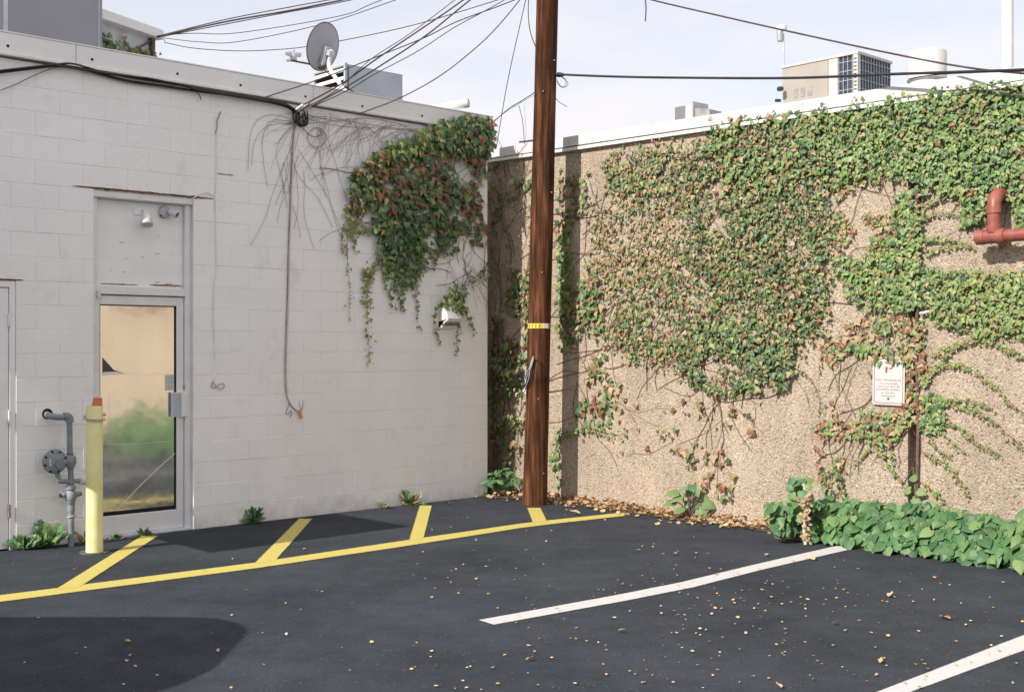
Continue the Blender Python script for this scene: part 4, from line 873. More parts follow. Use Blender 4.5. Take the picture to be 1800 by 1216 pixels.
m = MB(); m.lathe(G(124.5, 852), -Z, [(0, .030), (.012, .042), (.035, .042), (.045, .03), (.06, .038), (.075, .046), (.105, .05), (.125, .042), (.14, .036), (.16, .034), (.17, .026)], 14); m.build('union', M['greypipe'], gm, smooth=True)
m = MB(); m.lathe(G(124, 869) - UW * .085, UW, [(0, .016), (.02, .024), (.04, .018), (.13, .018), (.15, .024), (.17, .016)], 12); m.build('valve', M['greypipe'], gm, smooth=True)
for s in (-1, 1): q = MB(); q.lathe(G(124, 869) + UW * (.078 * s), UW * s, [(0, .018), (.012, .018)], 8); q.build('valve_cap', M['dark'], gm)
zt = G(124, 878).z; gp = G(125, 950); m = MB(); m.tube([(gp.x, gp.y, zt), (gp.x, gp.y, .0)], .026, 14); m.build('riser', M['greypipe'], gm, smooth=True)
m = MB(); m.tube([(gp.x, gp.y, zt), (gp.x, gp.y, zt - .10)], [.031, .031], 14); m.build('coupling', M['greypipe'], gm, smooth=True)
fgp = Frame((gp.x, gp.y, .42), UW, Z, NW); m = MB(); m.box(fgp, -.014, .016, -.03, .02, .0265, .029); m.build('tag', M['tagwhite'], gm)
m = MB(); m.tube([fgp.p(.03 * math.cos(t * .7), -.17 + .006 * math.sin(t), .03 * math.sin(t * .7)) for t in range(11)], .006, 6); m.build('rope', M['rope'], gm)

# ================================================================== BOLLARD
b0 = ground(166, 971)
bo = thing('bollard', 'pale yellow steel bollard in front of the glass door', 'bollard', b0)
m = MB(); m.lathe(b0, Z, [(0, .070), (.02, .068), (.6, .066), (1.19, .066), (1.20, .062), (1.20, .05), (1.12, .05)], 28); m.build('post', M['bollard'], bo, smooth=True)
m = MB(); m.lathe(b0 + Vector((.014, 0, 1.10)), Vector((.08, 0, 1)), [(0, .049), (.165, .036), (.17, .03)], 20); m.build('cone_tip', M['orange'], bo, smooth=True)
m = MB()
for k in range(22):
    t0, t1 = k * 2 * math.pi / 22, (k + 1) * 2 * math.pi / 22; r = .078 + .004 * (k % 2); z = 1.13 - .006 * k / 4 + .01 * math.sin(t0)
    m.tube([b0 + Vector((r * math.cos(t0), r * math.sin(t0), z)), b0 + Vector((r * math.cos(t1), r * math.sin(t1), z - .008))], .0095, 6)
m.build('chain', M['rope'], bo)
m = MB(); pl = []
for j in range(24): t = 2 * math.pi * j / 24; pl.append((math.cos(t) * (.105 + .02 * random.random()), math.sin(t) * (.10 + .02 * random.random())))
m.prism(Frame((b0.x, b0.y, 0), (1, 0, 0), (0, 1, 0), Z), pl, -.01, .010); m.build('footing', M['conc'], bo)

# ================================================================== VENT HOOD on the white wall
xv, zv = onW(783, 543, 0); fv = Frame(FW.p(xv, zv, 0), UW, Z, NW)
vh = thing('vent_hood', 'small white dryer vent hood half hidden by ivy', 'vent hood', fv.p(0, 0, 0))
m = MB(); vs = [fv.p(*q) for q in ((-.10, .05, 0), (.10, .05, 0), (-.10, -.14, 0), (.10, -.14, 0), (-.085, .03, .10), (.085, .03, .10), (-.10, -.11, .17), (.10, -.11, .17))]
m.add(vs, [(0, 4, 5, 1), (4, 6, 7, 5), (0, 2, 6, 4), (1, 5, 7, 3)]); m.build('hood', M['fascia2'], vh)
for k in range(3):
    q = MB(); y = -.115 - .035 * k; o = .16 - .045 * k; vs = [fv.p(x, yy, oo) for x in (-.105, .105) for (yy, oo) in ((y, o), (y - .012, o + .004), (y - .045, o - .07), (y - .033, o - .074))]
    q.add(vs, [(0, 1, 2, 3), (7, 6, 5, 4), (0, 4, 5, 1), (1, 5, 6, 2), (2, 6, 7, 3), (3, 7, 4, 0)]); q.build('flap', M['fascia'] if k % 2 == 0 else M['wood_chip'], vh)
m = MB(); m.box(fv, -.095, .095, -.20, .05, .001, .006); m.build('back_plate', M['dark'], vh)

# ================================================================== SIGN
xs, zs = onR(1561.5, 669.5, .03); fs_ = Frame(FR.p(xs, zs, .028), UR, Z, NR); tl = -.012
fs_ = Frame(fs_.o, (UR + Z * tl).normalized(), (Z - UR * tl).normalized(), NR)
sg = thing('parking_sign', 'white no parking sign with red border on the pebble wall', 'sign', fs_.o)
SW, SH = .152, .207
def rrect(w, h, r, n=5):
    P = []
    for cx, cy, a0 in ((w - r, h - r, 0), (-w + r, h - r, 90), (-w + r, -h + r, 180), (w - r, -h + r, 270)):
        for k in range(n + 1): t = math.radians(a0 + 90 * k / n); P.append((cx + r * math.cos(t), cy + r * math.sin(t)))
    return P
m = MB(); m.prism(fs_, rrect(SW, SH, .022), -.004, 0); m.build('plate', M['signwhite'], sg)
def ring(Po, Pi, z, name, mat):
    k = len(Po); q = MB(); q.add([fs_.p(x, y, z) for x, y in Po + Pi], [(i, (i + 1) % k, k + (i + 1) % k, k + i) for i in range(k)]); return q.build(name, mat, sg)
ring(rrect(SW - .014, SH - .014, .018), rrect(SW - .0205, SH - .0205, .014), .0012, 'border', M['signborder'])
# worn P with the remains of its circle
m = MB(); m.prism(fs_, [(-.030, .070), (-.012, .070), (-.010, .118), (-.028, .125)], .0012, .002); m.prism(fs_, [(-.022, .122), (-.008, .118), (.004, .106), (-.01, .104)], .0021, .0026)
arc = [(math.cos(math.radians(a)), math.sin(math.radians(a))) for a in range(-95, 118, 14)]
vs = [fs_.p(.012 + .034 * x, .130 + .030 * y, .0014) for x, y in arc] + [fs_.p(.012 + .020 * x, .130 + .016 * y, .0014) for x, y in arc]; k = len(arc)
m.add(vs, [(i, i + 1, k + i + 1, k + i) for i in range(k - 1)]); m.prism(fs_, [(-.03, .152), (.012, .146), (.012, .160), (-.034, .166)], .0012, .0018)
m.lathe(fs_.p(-.002, .176, .001), NR, [(0, .014), (.001, .014)], 12); m.build('parking_symbol', M['signred'], sg)
for txt, y, h, wd in (('NO PARKING', .008, .020, .236), ('UNAUTHORIZED', -.023, .0125, .180), ('VEHICLES WILL BE', -.047, .0125, .210), ('TOWED AWAY', -.074, .020, .230), ("AT OWNER'S", -.103, .0125, .13), ('EXPENSE', -.128, .0125, .12)):
    textmesh(txt, fs_, 0, y, .0015, h, M['signfade'] if h < .015 else M['signborder'], sg, width=wd)
for y in (.182, -.152): q = MB(); q.lathe(fs_.p(0, y, .0), NR, [(0, .009), (.004, .009), (.006, .005)], 10); q.build('bolt', M['ink'], sg)
q = MB(); q.box(fs_, -.05, .05, -.15, .18, -.0285, -.0042); q.build('mounting_board', M['wood_chip'], sg)

# small bracket on the joint
a, b = R3(1617, 551, .05), R3(1643, 546, .05); m = MB(); m.tube([a, b], .012, 8)
for t in (.1, .5, .9): m.lathe(a.lerp(b, t) - NR * .055, NR, [(0, .012), (.07, .012), (.075, .006)], 8)
tag(m.build('wire_spool_bracket', M['pvc']), 'small white insulator bracket on the dark wall joint above the sign', 'bracket')

# ================================================================== RED PIPE TEE
PO = .19
rp_ = thing('red_pipe', 'red iron pipe tee standing off the wall at the right edge', 'pipe', R3(1745, 418, 0))
A0, A1 = R3(1716, 419, PO), None
s0, z0 = onR(1716, 418, PO); RR = .050
m = MB(); m.tube([FR.p(s0 + .16, z0, PO), FR.p(s0 + 4.5, z0 + .01, PO)], RR, 20); m.build('pipe', M['redpipe'], rp_, smooth=True)
m = MB(); m.lathe(FR.p(s0, z0, PO), UR, [(-.012, .02), (0, .048), (.01, .060), (.075, .060), (.078, .055), (.17, .055), (.172, .062), (.235, .062), (.24, .055)], 24); m.build('tee', M['redpipe'], rp_, smooth=True)
m = MB(); m.lathe(FR.p(s0 - .035, z0, PO), UR, [(0, .012), (.006, .022), (.026, .022)], 6); m.build('plug', M['galv'], rp_)
sx = s0 + .145
m = MB(); m.lathe(FR.p(sx, z0 + .03, PO), Z, [(0, .057), (.055, .059), (.058, .050), (.15, .050), (.152, .058), (.20, .058)], 22); m.build('riser', M['redpipe'], rp_, smooth=True)
m = MB(); m.tube([FR.p(sx, z0 + .21, PO), FR.p(sx, z0 + .27, PO - .005), FR.p(sx, z0 + .31, PO - .03), FR.p(sx, z0 + .335, PO - .075), FR.p(sx, z0 + .34, PO - .12), FR.p(sx, z0 + .34, -.02)], [.054, .054, .055, .054, .052, .05], 20); m.build('elbow', M['redpipe'], rp_, smooth=True)
m = MB(); m.box(FR, s0 + 1.4, s0 + 1.45, z0 - .08, z0 - .055, 0.001, .25); m.box(FR, s0 + 3.4, s0 + 3.45, z0 - .08, z0 - .055, .001, .25); m.build('support', M['galv'], rp_)
# ================================================================== IVY
def ivy_leaf(n, z_, pos, size, mix, spread=.7, tilt=.45):
    a = random.gauss(0, spread); side = n.cross(Z).normalized()
    tip = (-Z * math.cos(a) + side * math.sin(a) + n * random.uniform(.05, tilt))
    nr = (n + Z * random.uniform(-.10, .70) + side * random.gauss(0, .28)); B = basis(tip, nr) @ Matrix.Diagonal((random.uniform(.72, 1.15), 1, random.uniform(.5, 1.6)))
    return (pos, B, size * min(1.45, random.lognormvariate(-.05, .30)), pick(mix))
GRN = (3, 4, 2, .8, .15, .1); DKG = (.3, 3, 4, .5, .25, .05); OLV = (.25, 1.2, 3.4, 2.8, 1.3, 1.2); RED = (.6, 1.2, 1.5, 1.2, 4, .6); DRY = (.4, .7, .5, 2.4, .9, 4); YEL = (4, 1.5, .3, 3, .4, .2)
def fill(pl, wall, poly, n, size, mix, off=(.01, .06), patch=0, jit=7, thr=-.05, stems=None):
    """scatter leaves over a patch of wall outlined in the photograph"""
    f3, nrm, fr = (W3, NW, FW) if wall == 'W' else (R3, NR, FR)
    x0, x1 = min(p[0] for p in poly), max(p[0] for p in poly); y0, y1 = min(p[1] for p in poly), max(p[1] for p in poly); k = 0; tries = 0
    while k < n and tries < n * 30:
        tries += 1; x, y = random.uniform(x0, x1), random.uniform(y0, y1)
        if not inpoly(x + random.gauss(0, jit), y + random.gauss(0, jit), poly): continue
        p = f3(x, y, random.uniform(*off)); 
        if patch and mnoise.noise(Vector((p.x * patch, p.y * patch, p.z * patch * 1.2))) + .45 * mnoise.noise(Vector((p.x * patch * 3, p.y * patch * 3, p.z * patch * 3))) < thr: continue
        if wall == 'W' and (p - CORNER).dot(UW) > .06: continue
        if p.z < .02: continue
        if wall == 'R' and 1531 < x < 1593 and 634 < y < 716: continue
        pl.append(ivy_leaf(nrm, 0, p, size, mix)); k += 1
def strand(pl, sm, wall, pts, n, size, mix, off=.02, width=4, r=.0035):
    f3, nrm = (W3, NW) if wall == 'W' else (R3, NR)
    P = smoothpts([f3(x, y, off) for x, y in pts], 8); sm.tube(P, [r * (1 - .7 * i / len(P)) for i in range(len(P))], 5)
    for i in range(n):
        t = (i + random.random()) / n * (len(P) - 1); k = min(int(t), len(P) - 2); p = P[k].lerp(P[k + 1], t - k); w = width * p.y / FPX
        side = nrm.cross(Z).normalized(); p = p + side * random.gauss(0, w) + Z * random.gauss(0, w) + nrm * random.uniform(.0, .025)
        pl.append(ivy_leaf(nrm, 0, p, size * (1 - .45 * i / n), mix, .9))
def stemweb(sm, wall, poly, n, L, off=.012, r=.0035, ang=(200, 340)):
    f3 = W3 if wall == 'W' else R3
    x0, x1 = min(p[0] for p in poly), max(p[0] for p in poly); y0, y1 = min(p[1] for p in poly), max(p[1] for p in poly); k = 0
    while k < n:
        x, y = random.uniform(x0, x1), random.uniform(y0, y1)
        if not inpoly(x, y, poly): continue
        a = math.radians(random.uniform(*ang)); pts = []; k += 1
        for i in range(6): pts.append(f3(x, y, off)); a += random.gauss(0, .28); x += math.cos(a) * L / 5; y -= math.sin(a) * L / 5
        sm.tube(smoothpts(pts, 3), r * random.uniform(.5, 1.2), 4, cap=False)
def ivy(label, root, pl, sm, singles=300):
    t = thing('ivy', label, 'ivy', root); sm.build('stem', M['stem'], t); plant_leaves(t, IVY, 'ivy', pl, LEAF, singles); return t

# --- on the white wall corner; leaf mixes weighted darker to paint in its shade
pl, sm = [], MB()
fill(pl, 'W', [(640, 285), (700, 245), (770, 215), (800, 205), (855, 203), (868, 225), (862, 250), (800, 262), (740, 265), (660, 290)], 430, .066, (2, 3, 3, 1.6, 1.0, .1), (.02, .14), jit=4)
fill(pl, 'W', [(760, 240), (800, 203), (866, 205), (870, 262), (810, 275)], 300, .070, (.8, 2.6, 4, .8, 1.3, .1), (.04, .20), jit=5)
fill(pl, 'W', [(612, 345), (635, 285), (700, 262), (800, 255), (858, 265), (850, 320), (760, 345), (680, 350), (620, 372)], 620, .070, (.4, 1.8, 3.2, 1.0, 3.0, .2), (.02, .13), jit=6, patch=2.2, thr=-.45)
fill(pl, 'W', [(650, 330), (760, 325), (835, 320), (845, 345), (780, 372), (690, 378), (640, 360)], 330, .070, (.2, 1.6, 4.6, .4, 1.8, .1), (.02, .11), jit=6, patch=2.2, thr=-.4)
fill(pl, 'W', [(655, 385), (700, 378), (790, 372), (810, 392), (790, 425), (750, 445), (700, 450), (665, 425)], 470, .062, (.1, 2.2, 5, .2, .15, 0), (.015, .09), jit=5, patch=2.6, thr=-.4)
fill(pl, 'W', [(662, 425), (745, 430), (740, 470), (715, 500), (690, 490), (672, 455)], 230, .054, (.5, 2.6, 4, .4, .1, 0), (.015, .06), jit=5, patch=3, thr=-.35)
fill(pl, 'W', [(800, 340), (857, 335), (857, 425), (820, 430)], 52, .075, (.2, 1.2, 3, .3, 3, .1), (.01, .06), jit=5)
fill(pl, 'W', [(604, 372), (628, 350), (640, 385), (622, 420), (606, 410)], 60, .052, YEL, (.01, .05), jit=4)
for pts, n, sz, mx_, wd in [([(612, 400), (610, 440), (614, 500), (613, 565)], 34, .036, YEL, 3), ([(626, 390), (625, 425), (623, 445)], 14, .036, YEL, 3), ([(603, 400), (600, 425), (599, 445)], 14, .036, YEL, 3),
        ([(646, 470), (644, 500), (646, 550), (649, 640)], 120, .042, (3, 2.2, .8, 2.2, .2, .1), 5), ([(664, 440), (660, 465), (652, 500)], 26, .045, YEL, 4),
        ([(668, 450), (675, 490), (684, 520), (692, 543)], 40, .046, (2, 3, 2, .6, .1, 0), 4), ([(690, 470), (697, 500), (703, 525), (707, 548)], 46, .046, (2, 3, 2, .6, .1, 0), 5),
        ([(715, 470), (712, 500), (709, 530)], 34, .046, (1, 3, 2, .6, .1, 0), 5), ([(740, 450), (733, 490), (731, 530), (737, 578)], 42, .045, (1.5, 3, 2, 1, .2, 0), 3.5),
        ([(810, 395), (790, 420), (765, 455), (745, 470), (733, 485)], 60, .05, (.8, 3, 3, .5, .6, 0), 6), ([(805, 435), (795, 440), (778, 436)], 22, .048, (.4, 2, 3, .4, 1.4, 0), 5),
        ([(660, 400), (640, 405), (628, 400)], 26, .05, YEL, 5), ([(855, 395), (835, 405), (815, 405), (800, 410)], 26, .06, (.3, 1.4, 2, .4, 3, 0), 6)]:
    strand(pl, sm, 'W', pts, n, sz, mx_, width=wd)
stemweb(sm, 'W', [(600, 300), (760, 230), (857, 230), (857, 440), (740, 470), (650, 420)], 60, 90, .018)
stemweb(sm, 'W', [(790, 320), (857, 320), (857, 500), (800, 470)], 16, 70, .012, .003)
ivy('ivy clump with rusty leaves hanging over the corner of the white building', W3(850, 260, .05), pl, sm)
# --- over the vent hood
pl, sm = [], MB()
fill(pl, 'W', [(775, 535), (790, 508), (812, 500), (822, 512), (812, 545), (798, 552)], 120, .046, (1.5, 4, 2.5, .5, .1, 0), (.03, .17), jit=3)
for pts, n, wd in [([(858, 474), (838, 485), (815, 502), (800, 510)], 60, 5), ([(785, 525), (770, 540), (762, 562), (766, 585), (774, 606)], 46, 3), ([(808, 545), (806, 575), (803, 600), (805, 622)], 34, 3), ([(816, 540), (822, 558), (829, 572), (833, 586)], 24, 3)]:
    strand(pl, sm, 'W', pts, n, .040, (2, 3.4, 1.6, 1.2, .25, 0), .03, wd)
ivy('small ivy sprig draped over the vent hood', W3(805, 520, .02), pl, sm)
# --- on the penthouse
t = thing('ivy', 'dark ivy growing on the penthouse corner at upper left', 'ivy', fpn.p(.4, 4.2, -.12)); pl, sm = [], MB()
for k in range(760):
    x = random.uniform(-.02, 1.0); zz = random.uniform(4.2, q0.z - .14)
    if mnoise.noise(Vector((x * 4, zz * 4, 2))) < -.2 + max(0, zz - 4.95) * .9: continue
    pl.append(ivy_leaf(pn, 0, fpn.p(x, zz, random.uniform(-.12, -.03)), .062, (.4, 2.5, 3, .4, .9, 0)))
for k in range(26): pl.append(ivy_leaf(pn, 0, fpn.p(1.0 + random.uniform(0, .09), random.uniform(4.45, q0.z - .10), random.uniform(-.12, -.02)), .04, (.2, 1.5, 3, .4, 1.4, 0)))
sm.tube(smoothpts([fpn.p(.2, 4.2, -.12), fpn.p(.35, 4.7, -.11), fpn.p(.55, 5.1, -.11), fpn.p(.9, q0.z - .15, -.1)]), .012, 6); sm.build('stem', M['stem'], t); plant_leaves(t, IVY, 'ivy', pl, LEAF, 120)

# --- pebble wall: shaded corner behind the pole
pl, sm = [], MB()
fill(pl, 'R', [(862, 280), (885, 290), (880, 360), (868, 440), (860, 440)], 26, .07, RED, (.01, .08), jit=4)
fill(pl, 'R', [(862, 560), (895, 540), (905, 640), (915, 700), (900, 800), (885, 850), (862, 850)], 330, .058, (1.2, 3, 3, 1.2, .6, .4), (.01, .16), jit=5, patch=2, thr=-.3)
fill(pl, 'R', [(900, 400), (940, 380), (940, 600), (905, 640), (885, 560)], 250, .058, (1, 2, 2.4, 2.2, .8, 1.6), (.01, .06), jit=6, patch=2, thr=-.15)
fill(pl, 'R', [(880, 330), (935, 305), (935, 330), (895, 365), (868, 390)], 50, .058, (2, 3, 1.5, 1.5, .8, .6), (.01, .05), jit=4)
fill(pl, 'R', [(978, 310), (1030, 290), (1035, 340), (1000, 400), (978, 420)], 95, .058, (.8, 2, 1.5, 2.4, 1, 1.6), (.01, .05), jit=6)
fill(pl, 'R', [(978, 400), (1004, 400), (1005, 500), (995, 545), (978, 545)], 180, .052, (3, 3.6, 1.4, 1.4, .2, .3), (.01, .06), jit=4)
fill(pl, 'R', [(975, 545), (1040, 480), (1062, 560), (1050, 660), (1020, 690), (985, 640)], 240, .062, (.8, 2.4, 2.6, 1.6, .8, .8), (.01, .06), jit=8, patch=2, thr=-.2)
fill(pl, 'R', [(1005, 640), (1060, 625), (1100, 690), (1060, 745), (1010, 735)], 90, .066, (.5, 1.6, 2, 2.2, 1.6, 1.4), (.01, .05), jit=9, patch=2, thr=-.1)
fill(pl, 'R', [(970, 760), (985, 745), (985, 860), (968, 860)], 40, .05, GRN, (.01, .06), jit=3)
for pts, n, sz, mx_ in [([(985, 762), (1010, 757), (1035, 752), (1060, 758), (1090, 764)], 90, .045, GRN), ([(860, 700), (890, 690), (920, 680)], 60, .045, GRN), ([(870, 760), (895, 755), (922, 750)], 60, .045, YEL), ([(880, 800), (900, 790), (918, 783)], 34, .04, YEL), ([(862, 640), (872, 700), (866, 760), (876, 830)], 40, .04, YEL)]:
    strand(pl, sm, 'R', pts, n, sz, mx_, .03, 6)
stemweb(sm, 'R', [(862, 300), (935, 300), (935, 850), (862, 850)], 44, 120, .012, .004, (60, 120)); stemweb(sm, 'R', [(985, 300), (1050, 300), (1050, 740), (985, 740)], 26, 100, .01)
for x in (868, 874, 881): sm.tube(smoothpts([R3(x + random.uniform(-3, 3), y, .05) for y in (560, 640, 720, 800, 865)]), .016, 6)
ivy('ivy strands around the foot of the pebble wall behind the pole', R3(900, 860, .05), pl, sm)

# --- pebble wall: wide olive and brown mass
pl, sm = [], MB()
BIG = [(1035, 300), (1060, 275), (1110, 262), (1190, 250), (1255, 222), (1310, 205), (1400, 205), (1470, 240), (1460, 330), (1445, 420), (1455, 520), (1430, 600), (1385, 640), (1370, 680), (1310, 690), (1270, 710), (1215, 690), (1180, 640), (1100, 625), (1050, 560), (1030, 450)]
fill(pl, 'R', BIG, 3500, .037, OLV, (.008, .06), patch=1.9, thr=-.25, jit=14)
fill(pl, 'R', [(1190, 260), (1310, 205), (1460, 230), (1450, 560), (1400, 610), (1300, 600), (1230, 520), (1200, 400)], 4000, .039, (.4, 1.8, 4.6, 2.6, 1.0, .7), (.01, .07), patch=1.7, thr=-.28, jit=10)
fill(pl, 'R', [(1200, 560), (1400, 560), (1390, 640), (1370, 690), (1310, 690), (1240, 690), (1190, 640)], 900, .049, (.3, 2.0, 4.6, 1.6, .4, .4), (.01, .08), patch=2, thr=-.2, jit=8)
fill(pl, 'R', [(1060, 290), (1210, 245), (1260, 225), (1280, 300), (1180, 340), (1080, 340)], 1000, .041, (.5, 1.6, 2.8, 2.6, 1.2, 1.2), (.01, .06), patch=2, thr=-.15, jit=8)
fill(pl, 'R', [(1250, 222), (1320, 200), (1440, 192), (1440, 300), (1340, 340), (1270, 330)], 700, .048, (1.6, 3, 2.8, 2, .5, .4), (.02, .09), patch=2, thr=-.25, jit=5)
fill(pl, 'R', [(1040, 360), (1200, 350), (1210, 520), (1060, 540)], 760, .038, DRY, (.006, .03), patch=2.4, thr=-.15, jit=10)
fill(pl, 'R', [(1050, 540), (1200, 520), (1290, 610), (1180, 640), (1080, 620)], 760, .040, OLV, (.01, .05), patch=2.2, thr=-.15, jit=8)
fill(pl, 'R', [(1040, 430), (1060, 560), (1050, 600), (1010, 560), (1020, 480)], 70, .064, (.6, 2, 2.4, 1.4, 1, 1), (.01, .06), jit=7)
fill(pl, 'R', [(1180, 690), (1340, 700), (1330, 760), (1190, 740)], 26, .06, (.3, 1, 1.2, 1.5, 3, .8), jit=8)
fill(pl, 'R', [(1170, 780), (1260, 770), (1320, 880), (1290, 905), (1230, 890)], 46, .062, (.5, 1.2, 2, 1.4, 3, 1), jit=8, patch=2.2, thr=0)
fill(pl, 'R', [(1080, 700), (1180, 700), (1180, 800), (1080, 800)], 12, .05, RED, jit=8)
stemweb(sm, 'R', BIG, 150, 120, .008, .0035); stemweb(sm, 'R', [(1080, 640), (1340, 700), (1330, 880), (1230, 890), (1060, 760)], 10, 90, .006, .0018)
ivy('wide olive and brown ivy mass in the middle of the pebble wall', R3(1250, 600, .03), pl, sm)

# --- pebble wall: dense green ivy right
pl, sm = [], MB()
TOPR = [(1400, 205), (1500, 183), (1620, 165), (1710, 152), (1830, 140), (1830, 345), (1780, 350), (1755, 330), (1720, 400), (1690, 345), (1620, 320), (1560, 305), (1480, 320), (1455, 300)]
fill(pl, 'R', TOPR, 4600, .039, (3, 4.4, 2, 1, .2, .15), (.015, .09), jit=8)
fill(pl, 'R', [(1465, 470), (1540, 445), (1570, 400), (1590, 330), (1622, 330), (1618, 540), (1560, 545), (1500, 520)], 1500, .043, (3, 4, 1.8, 1.2, .3, .2), (.015, .08), jit=9)
fill(pl, 'R', [(1460, 310), (1520, 305), (1600, 310), (1600, 380), (1560, 430), (1480, 480), (1455, 440)], 420, .040, (1.4, 1.8, .8, 2.4, 2.0, 2.4), (.008, .035), patch=3, thr=-.02, jit=6)
fill(pl, 'R', [(1620, 470), (1700, 475), (1770, 480), (1830, 490), (1830, 585), (1740, 590), (1650, 560), (1622, 540)], 1150, .039, (4, 3.4, 1.0, 2.6, .1, .1), (.015, .08), jit=9)
fill(pl, 'R', [(1690, 330), (1730, 350), (1712, 400), (1690, 395)], 60, .05, GRN, (.01, .06), jit=4)
fill(pl, 'R', [(1780, 360), (1830, 340), (1830, 400), (1790, 400)], 90, .05, GRN, (.01, .06), jit=4)
fill(pl, 'R', [(1440, 560), (1600, 550), (1605, 720), (1560, 740), (1450, 720)], 330, .044, (.5, 1, .5, 1.6, 3, 3.4), (.006, .03), patch=2.8, thr=0, jit=7)
fill(pl, 'R', [(1490, 560), (1560, 560), (1560, 620), (1500, 620)], 120, .050, GRN, (.01, .05), patch=2.5, thr=-.1, jit=6)
fill(pl, 'R', [(1532, 605), (1600, 600), (1612, 640), (1590, 640), (1560, 632), (1532, 634)], 60, .046, (2, 2, 1, 2.4, 1, 1), (.035, .06), jit=3)
fill(pl, 'R', [(1592, 560), (1625, 555), (1620, 720), (1592, 720)], 200, .044, (.8, 1.6, .8, 1.2, 3.4, 1.6), (.01, .05), jit=4)
fill(pl, 'R', [(1500, 735), (1600, 720), (1622, 740), (1615, 790), (1560, 780), (1505, 770)], 220, .046, (2, 2.5, 1, 1.6, 1.6, 1), (.01, .05), patch=3, thr=-.15, jit=6)
fill(pl, 'R', [(1620, 690), (1655, 700), (1660, 750), (1622, 760)], 130, .048, GRN, (.01, .05), jit=5)
fill(pl, 'R', [(1430, 735), (1500, 735), (1500, 770), (1445, 770)], 70, .046, (.4, .8, .4, 1.4, 3.5, 2), (.01, .04), jit=6)
fill(pl, 'R', [(1430, 770), (1450, 765), (1448, 860), (1432, 820)], 16, .05, RED, jit=4)
fill(pl, 'R', [(1440, 830), (1480, 800), (1490, 870), (1450, 890)], 46, .05, (1, 2, 1.4, 2, 1.6, 1), (.01, .06), jit=5)
ST = [([(1622, 385), (1650, 375), (1680, 378), (1700, 390)], 70), ([(1622, 418), (1660, 420), (1695, 428), (1715, 436)], 80), ([(1628, 450), (1660, 432), (1690, 436)], 60), ([(1630, 360), (1660, 345), (1690, 340)], 60),
      ([(1622, 680), (1650, 640), (1690, 605), (1740, 600), (1790, 622), (1830, 650)], 210), ([(1622, 665), (1660, 640), (1700, 645), (1750, 680), (1790, 720), (1830, 750)], 190), ([(1640, 625), (1690, 600), (1740, 590), (1830, 600)], 150),
      ([(1640, 700), (1690, 715), (1740, 735), (1790, 780), (1830, 800)], 170), ([(1640, 705), (1680, 702), (1720, 708), (1750, 722)], 90), ([(1650, 725), (1690, 755), (1730, 785), (1760, 800)], 100), ([(1630, 720), (1660, 765), (1700, 800)], 60),
      ([(1630, 795), (1660, 815), (1690, 845), (1702, 875)], 80), ([(1622, 745), (1650, 790), (1670, 800)], 50), ([(1625, 850), (1650, 870), (1670, 895), (1680, 912)], 60), ([(1540, 780), (1560, 815), (1580, 840), (1605, 860)], 70), ([(1480, 805), (1470, 825), (1440, 845)], 34), ([(1560, 770), (1570, 800), (1568, 815)], 30),
      ([(1530, 790), (1515, 800), (1500, 815)], 24), ([(1645, 565), (1700, 580), (1760, 610), (1830, 640)], 130), ([(1390, 645), (1420, 660), (1440, 700), (1440, 740)], 30)]
for pts, n in ST: strand(pl, sm, 'R', pts, int(n * .8), .030, (4, 2.0, .4, 4.2, .4, .3), .02, 2.6)
sm.tube(smoothpts([R3(1612 + random.uniform(-3, 3), y, .03) for y in (905, 800, 700, 600, 500, 400, 330)]), .014, 7)
stemweb(sm, 'R', TOPR, 60, 120, .012); stemweb(sm, 'R', [(1440, 560), (1620, 540), (1620, 800), (1450, 780)], 50, 80, .008, .003)
# beyond the frame the ivy thins out
for k in range(900):
    s = random.uniform(onR(1830, 400)[0], 7.4); zz = random.uniform(2.3, 3.75)
    if mnoise.noise(Vector((s, zz, 4))) > -.1 + (s - 6.3) * .3: pl.append(ivy_leaf(NR, 0, FR.p(s, zz, random.uniform(.02, .09)), .055, GRN))
ivy('dense green ivy covering the right part of the pebble wall', R3(1615, 900, .03), pl, sm)

# --- bare vines on the white wall
m = MB()
def fy(x): return 172 + (x - 450) * .154                           # underside of the fascia
for pts in [[(520, 212), (480, 202), (452, 212), (439, 245), (436, 300)], [(516, 215), (478, 212), (462, 240), (464, 290), (470, 330)], [(520, 218), (500, 235), (486, 270), (500, 330), (505, 365)], [(518, 216), (470, 222), (448, 250), (442, 290)],
            [(520, 220), (510, 260), (526, 310), (560, 350), (585, 400)], [(524, 262), (548, 300), (575, 345), (592, 385), (600, 402)], [(516, 250), (496, 300), (500, 340)], [(522, 216), (560, 205), (620, 214), (700, 226), (760, 228)], [(525, 205), (600, 222), (680, 226), (740, 232)], [(530, 200), (590, 212), (650, 208), (720, 222)]]:
    m.tube(smoothpts([W3(x, y, .012) for x, y in pts], 6), .0022, 4, cap=False)
for k in range(95):
    x = random.uniform(535, 745); y = fy(x) + random.uniform(6, 26); a = math.radians(random.choice([random.uniform(195, 235), random.uniform(200, 260), random.uniform(290, 335), random.uniform(160, 200)])); L = random.uniform(40, 130) * (1.0 if x < 690 else .6); pts = []
    for i in range(6):
        pts.append(W3(x, max(y, fy(x) + 4), random.uniform(.008, .03))); a += random.gauss(0, .22) + (.10 if math.cos(a) < 0 else -.10); x += math.cos(a) * L / 5; y -= math.sin(a) * L / 5
    m.tube(smoothpts(pts, 4), random.uniform(.0010, .0019), 4, cap=False)
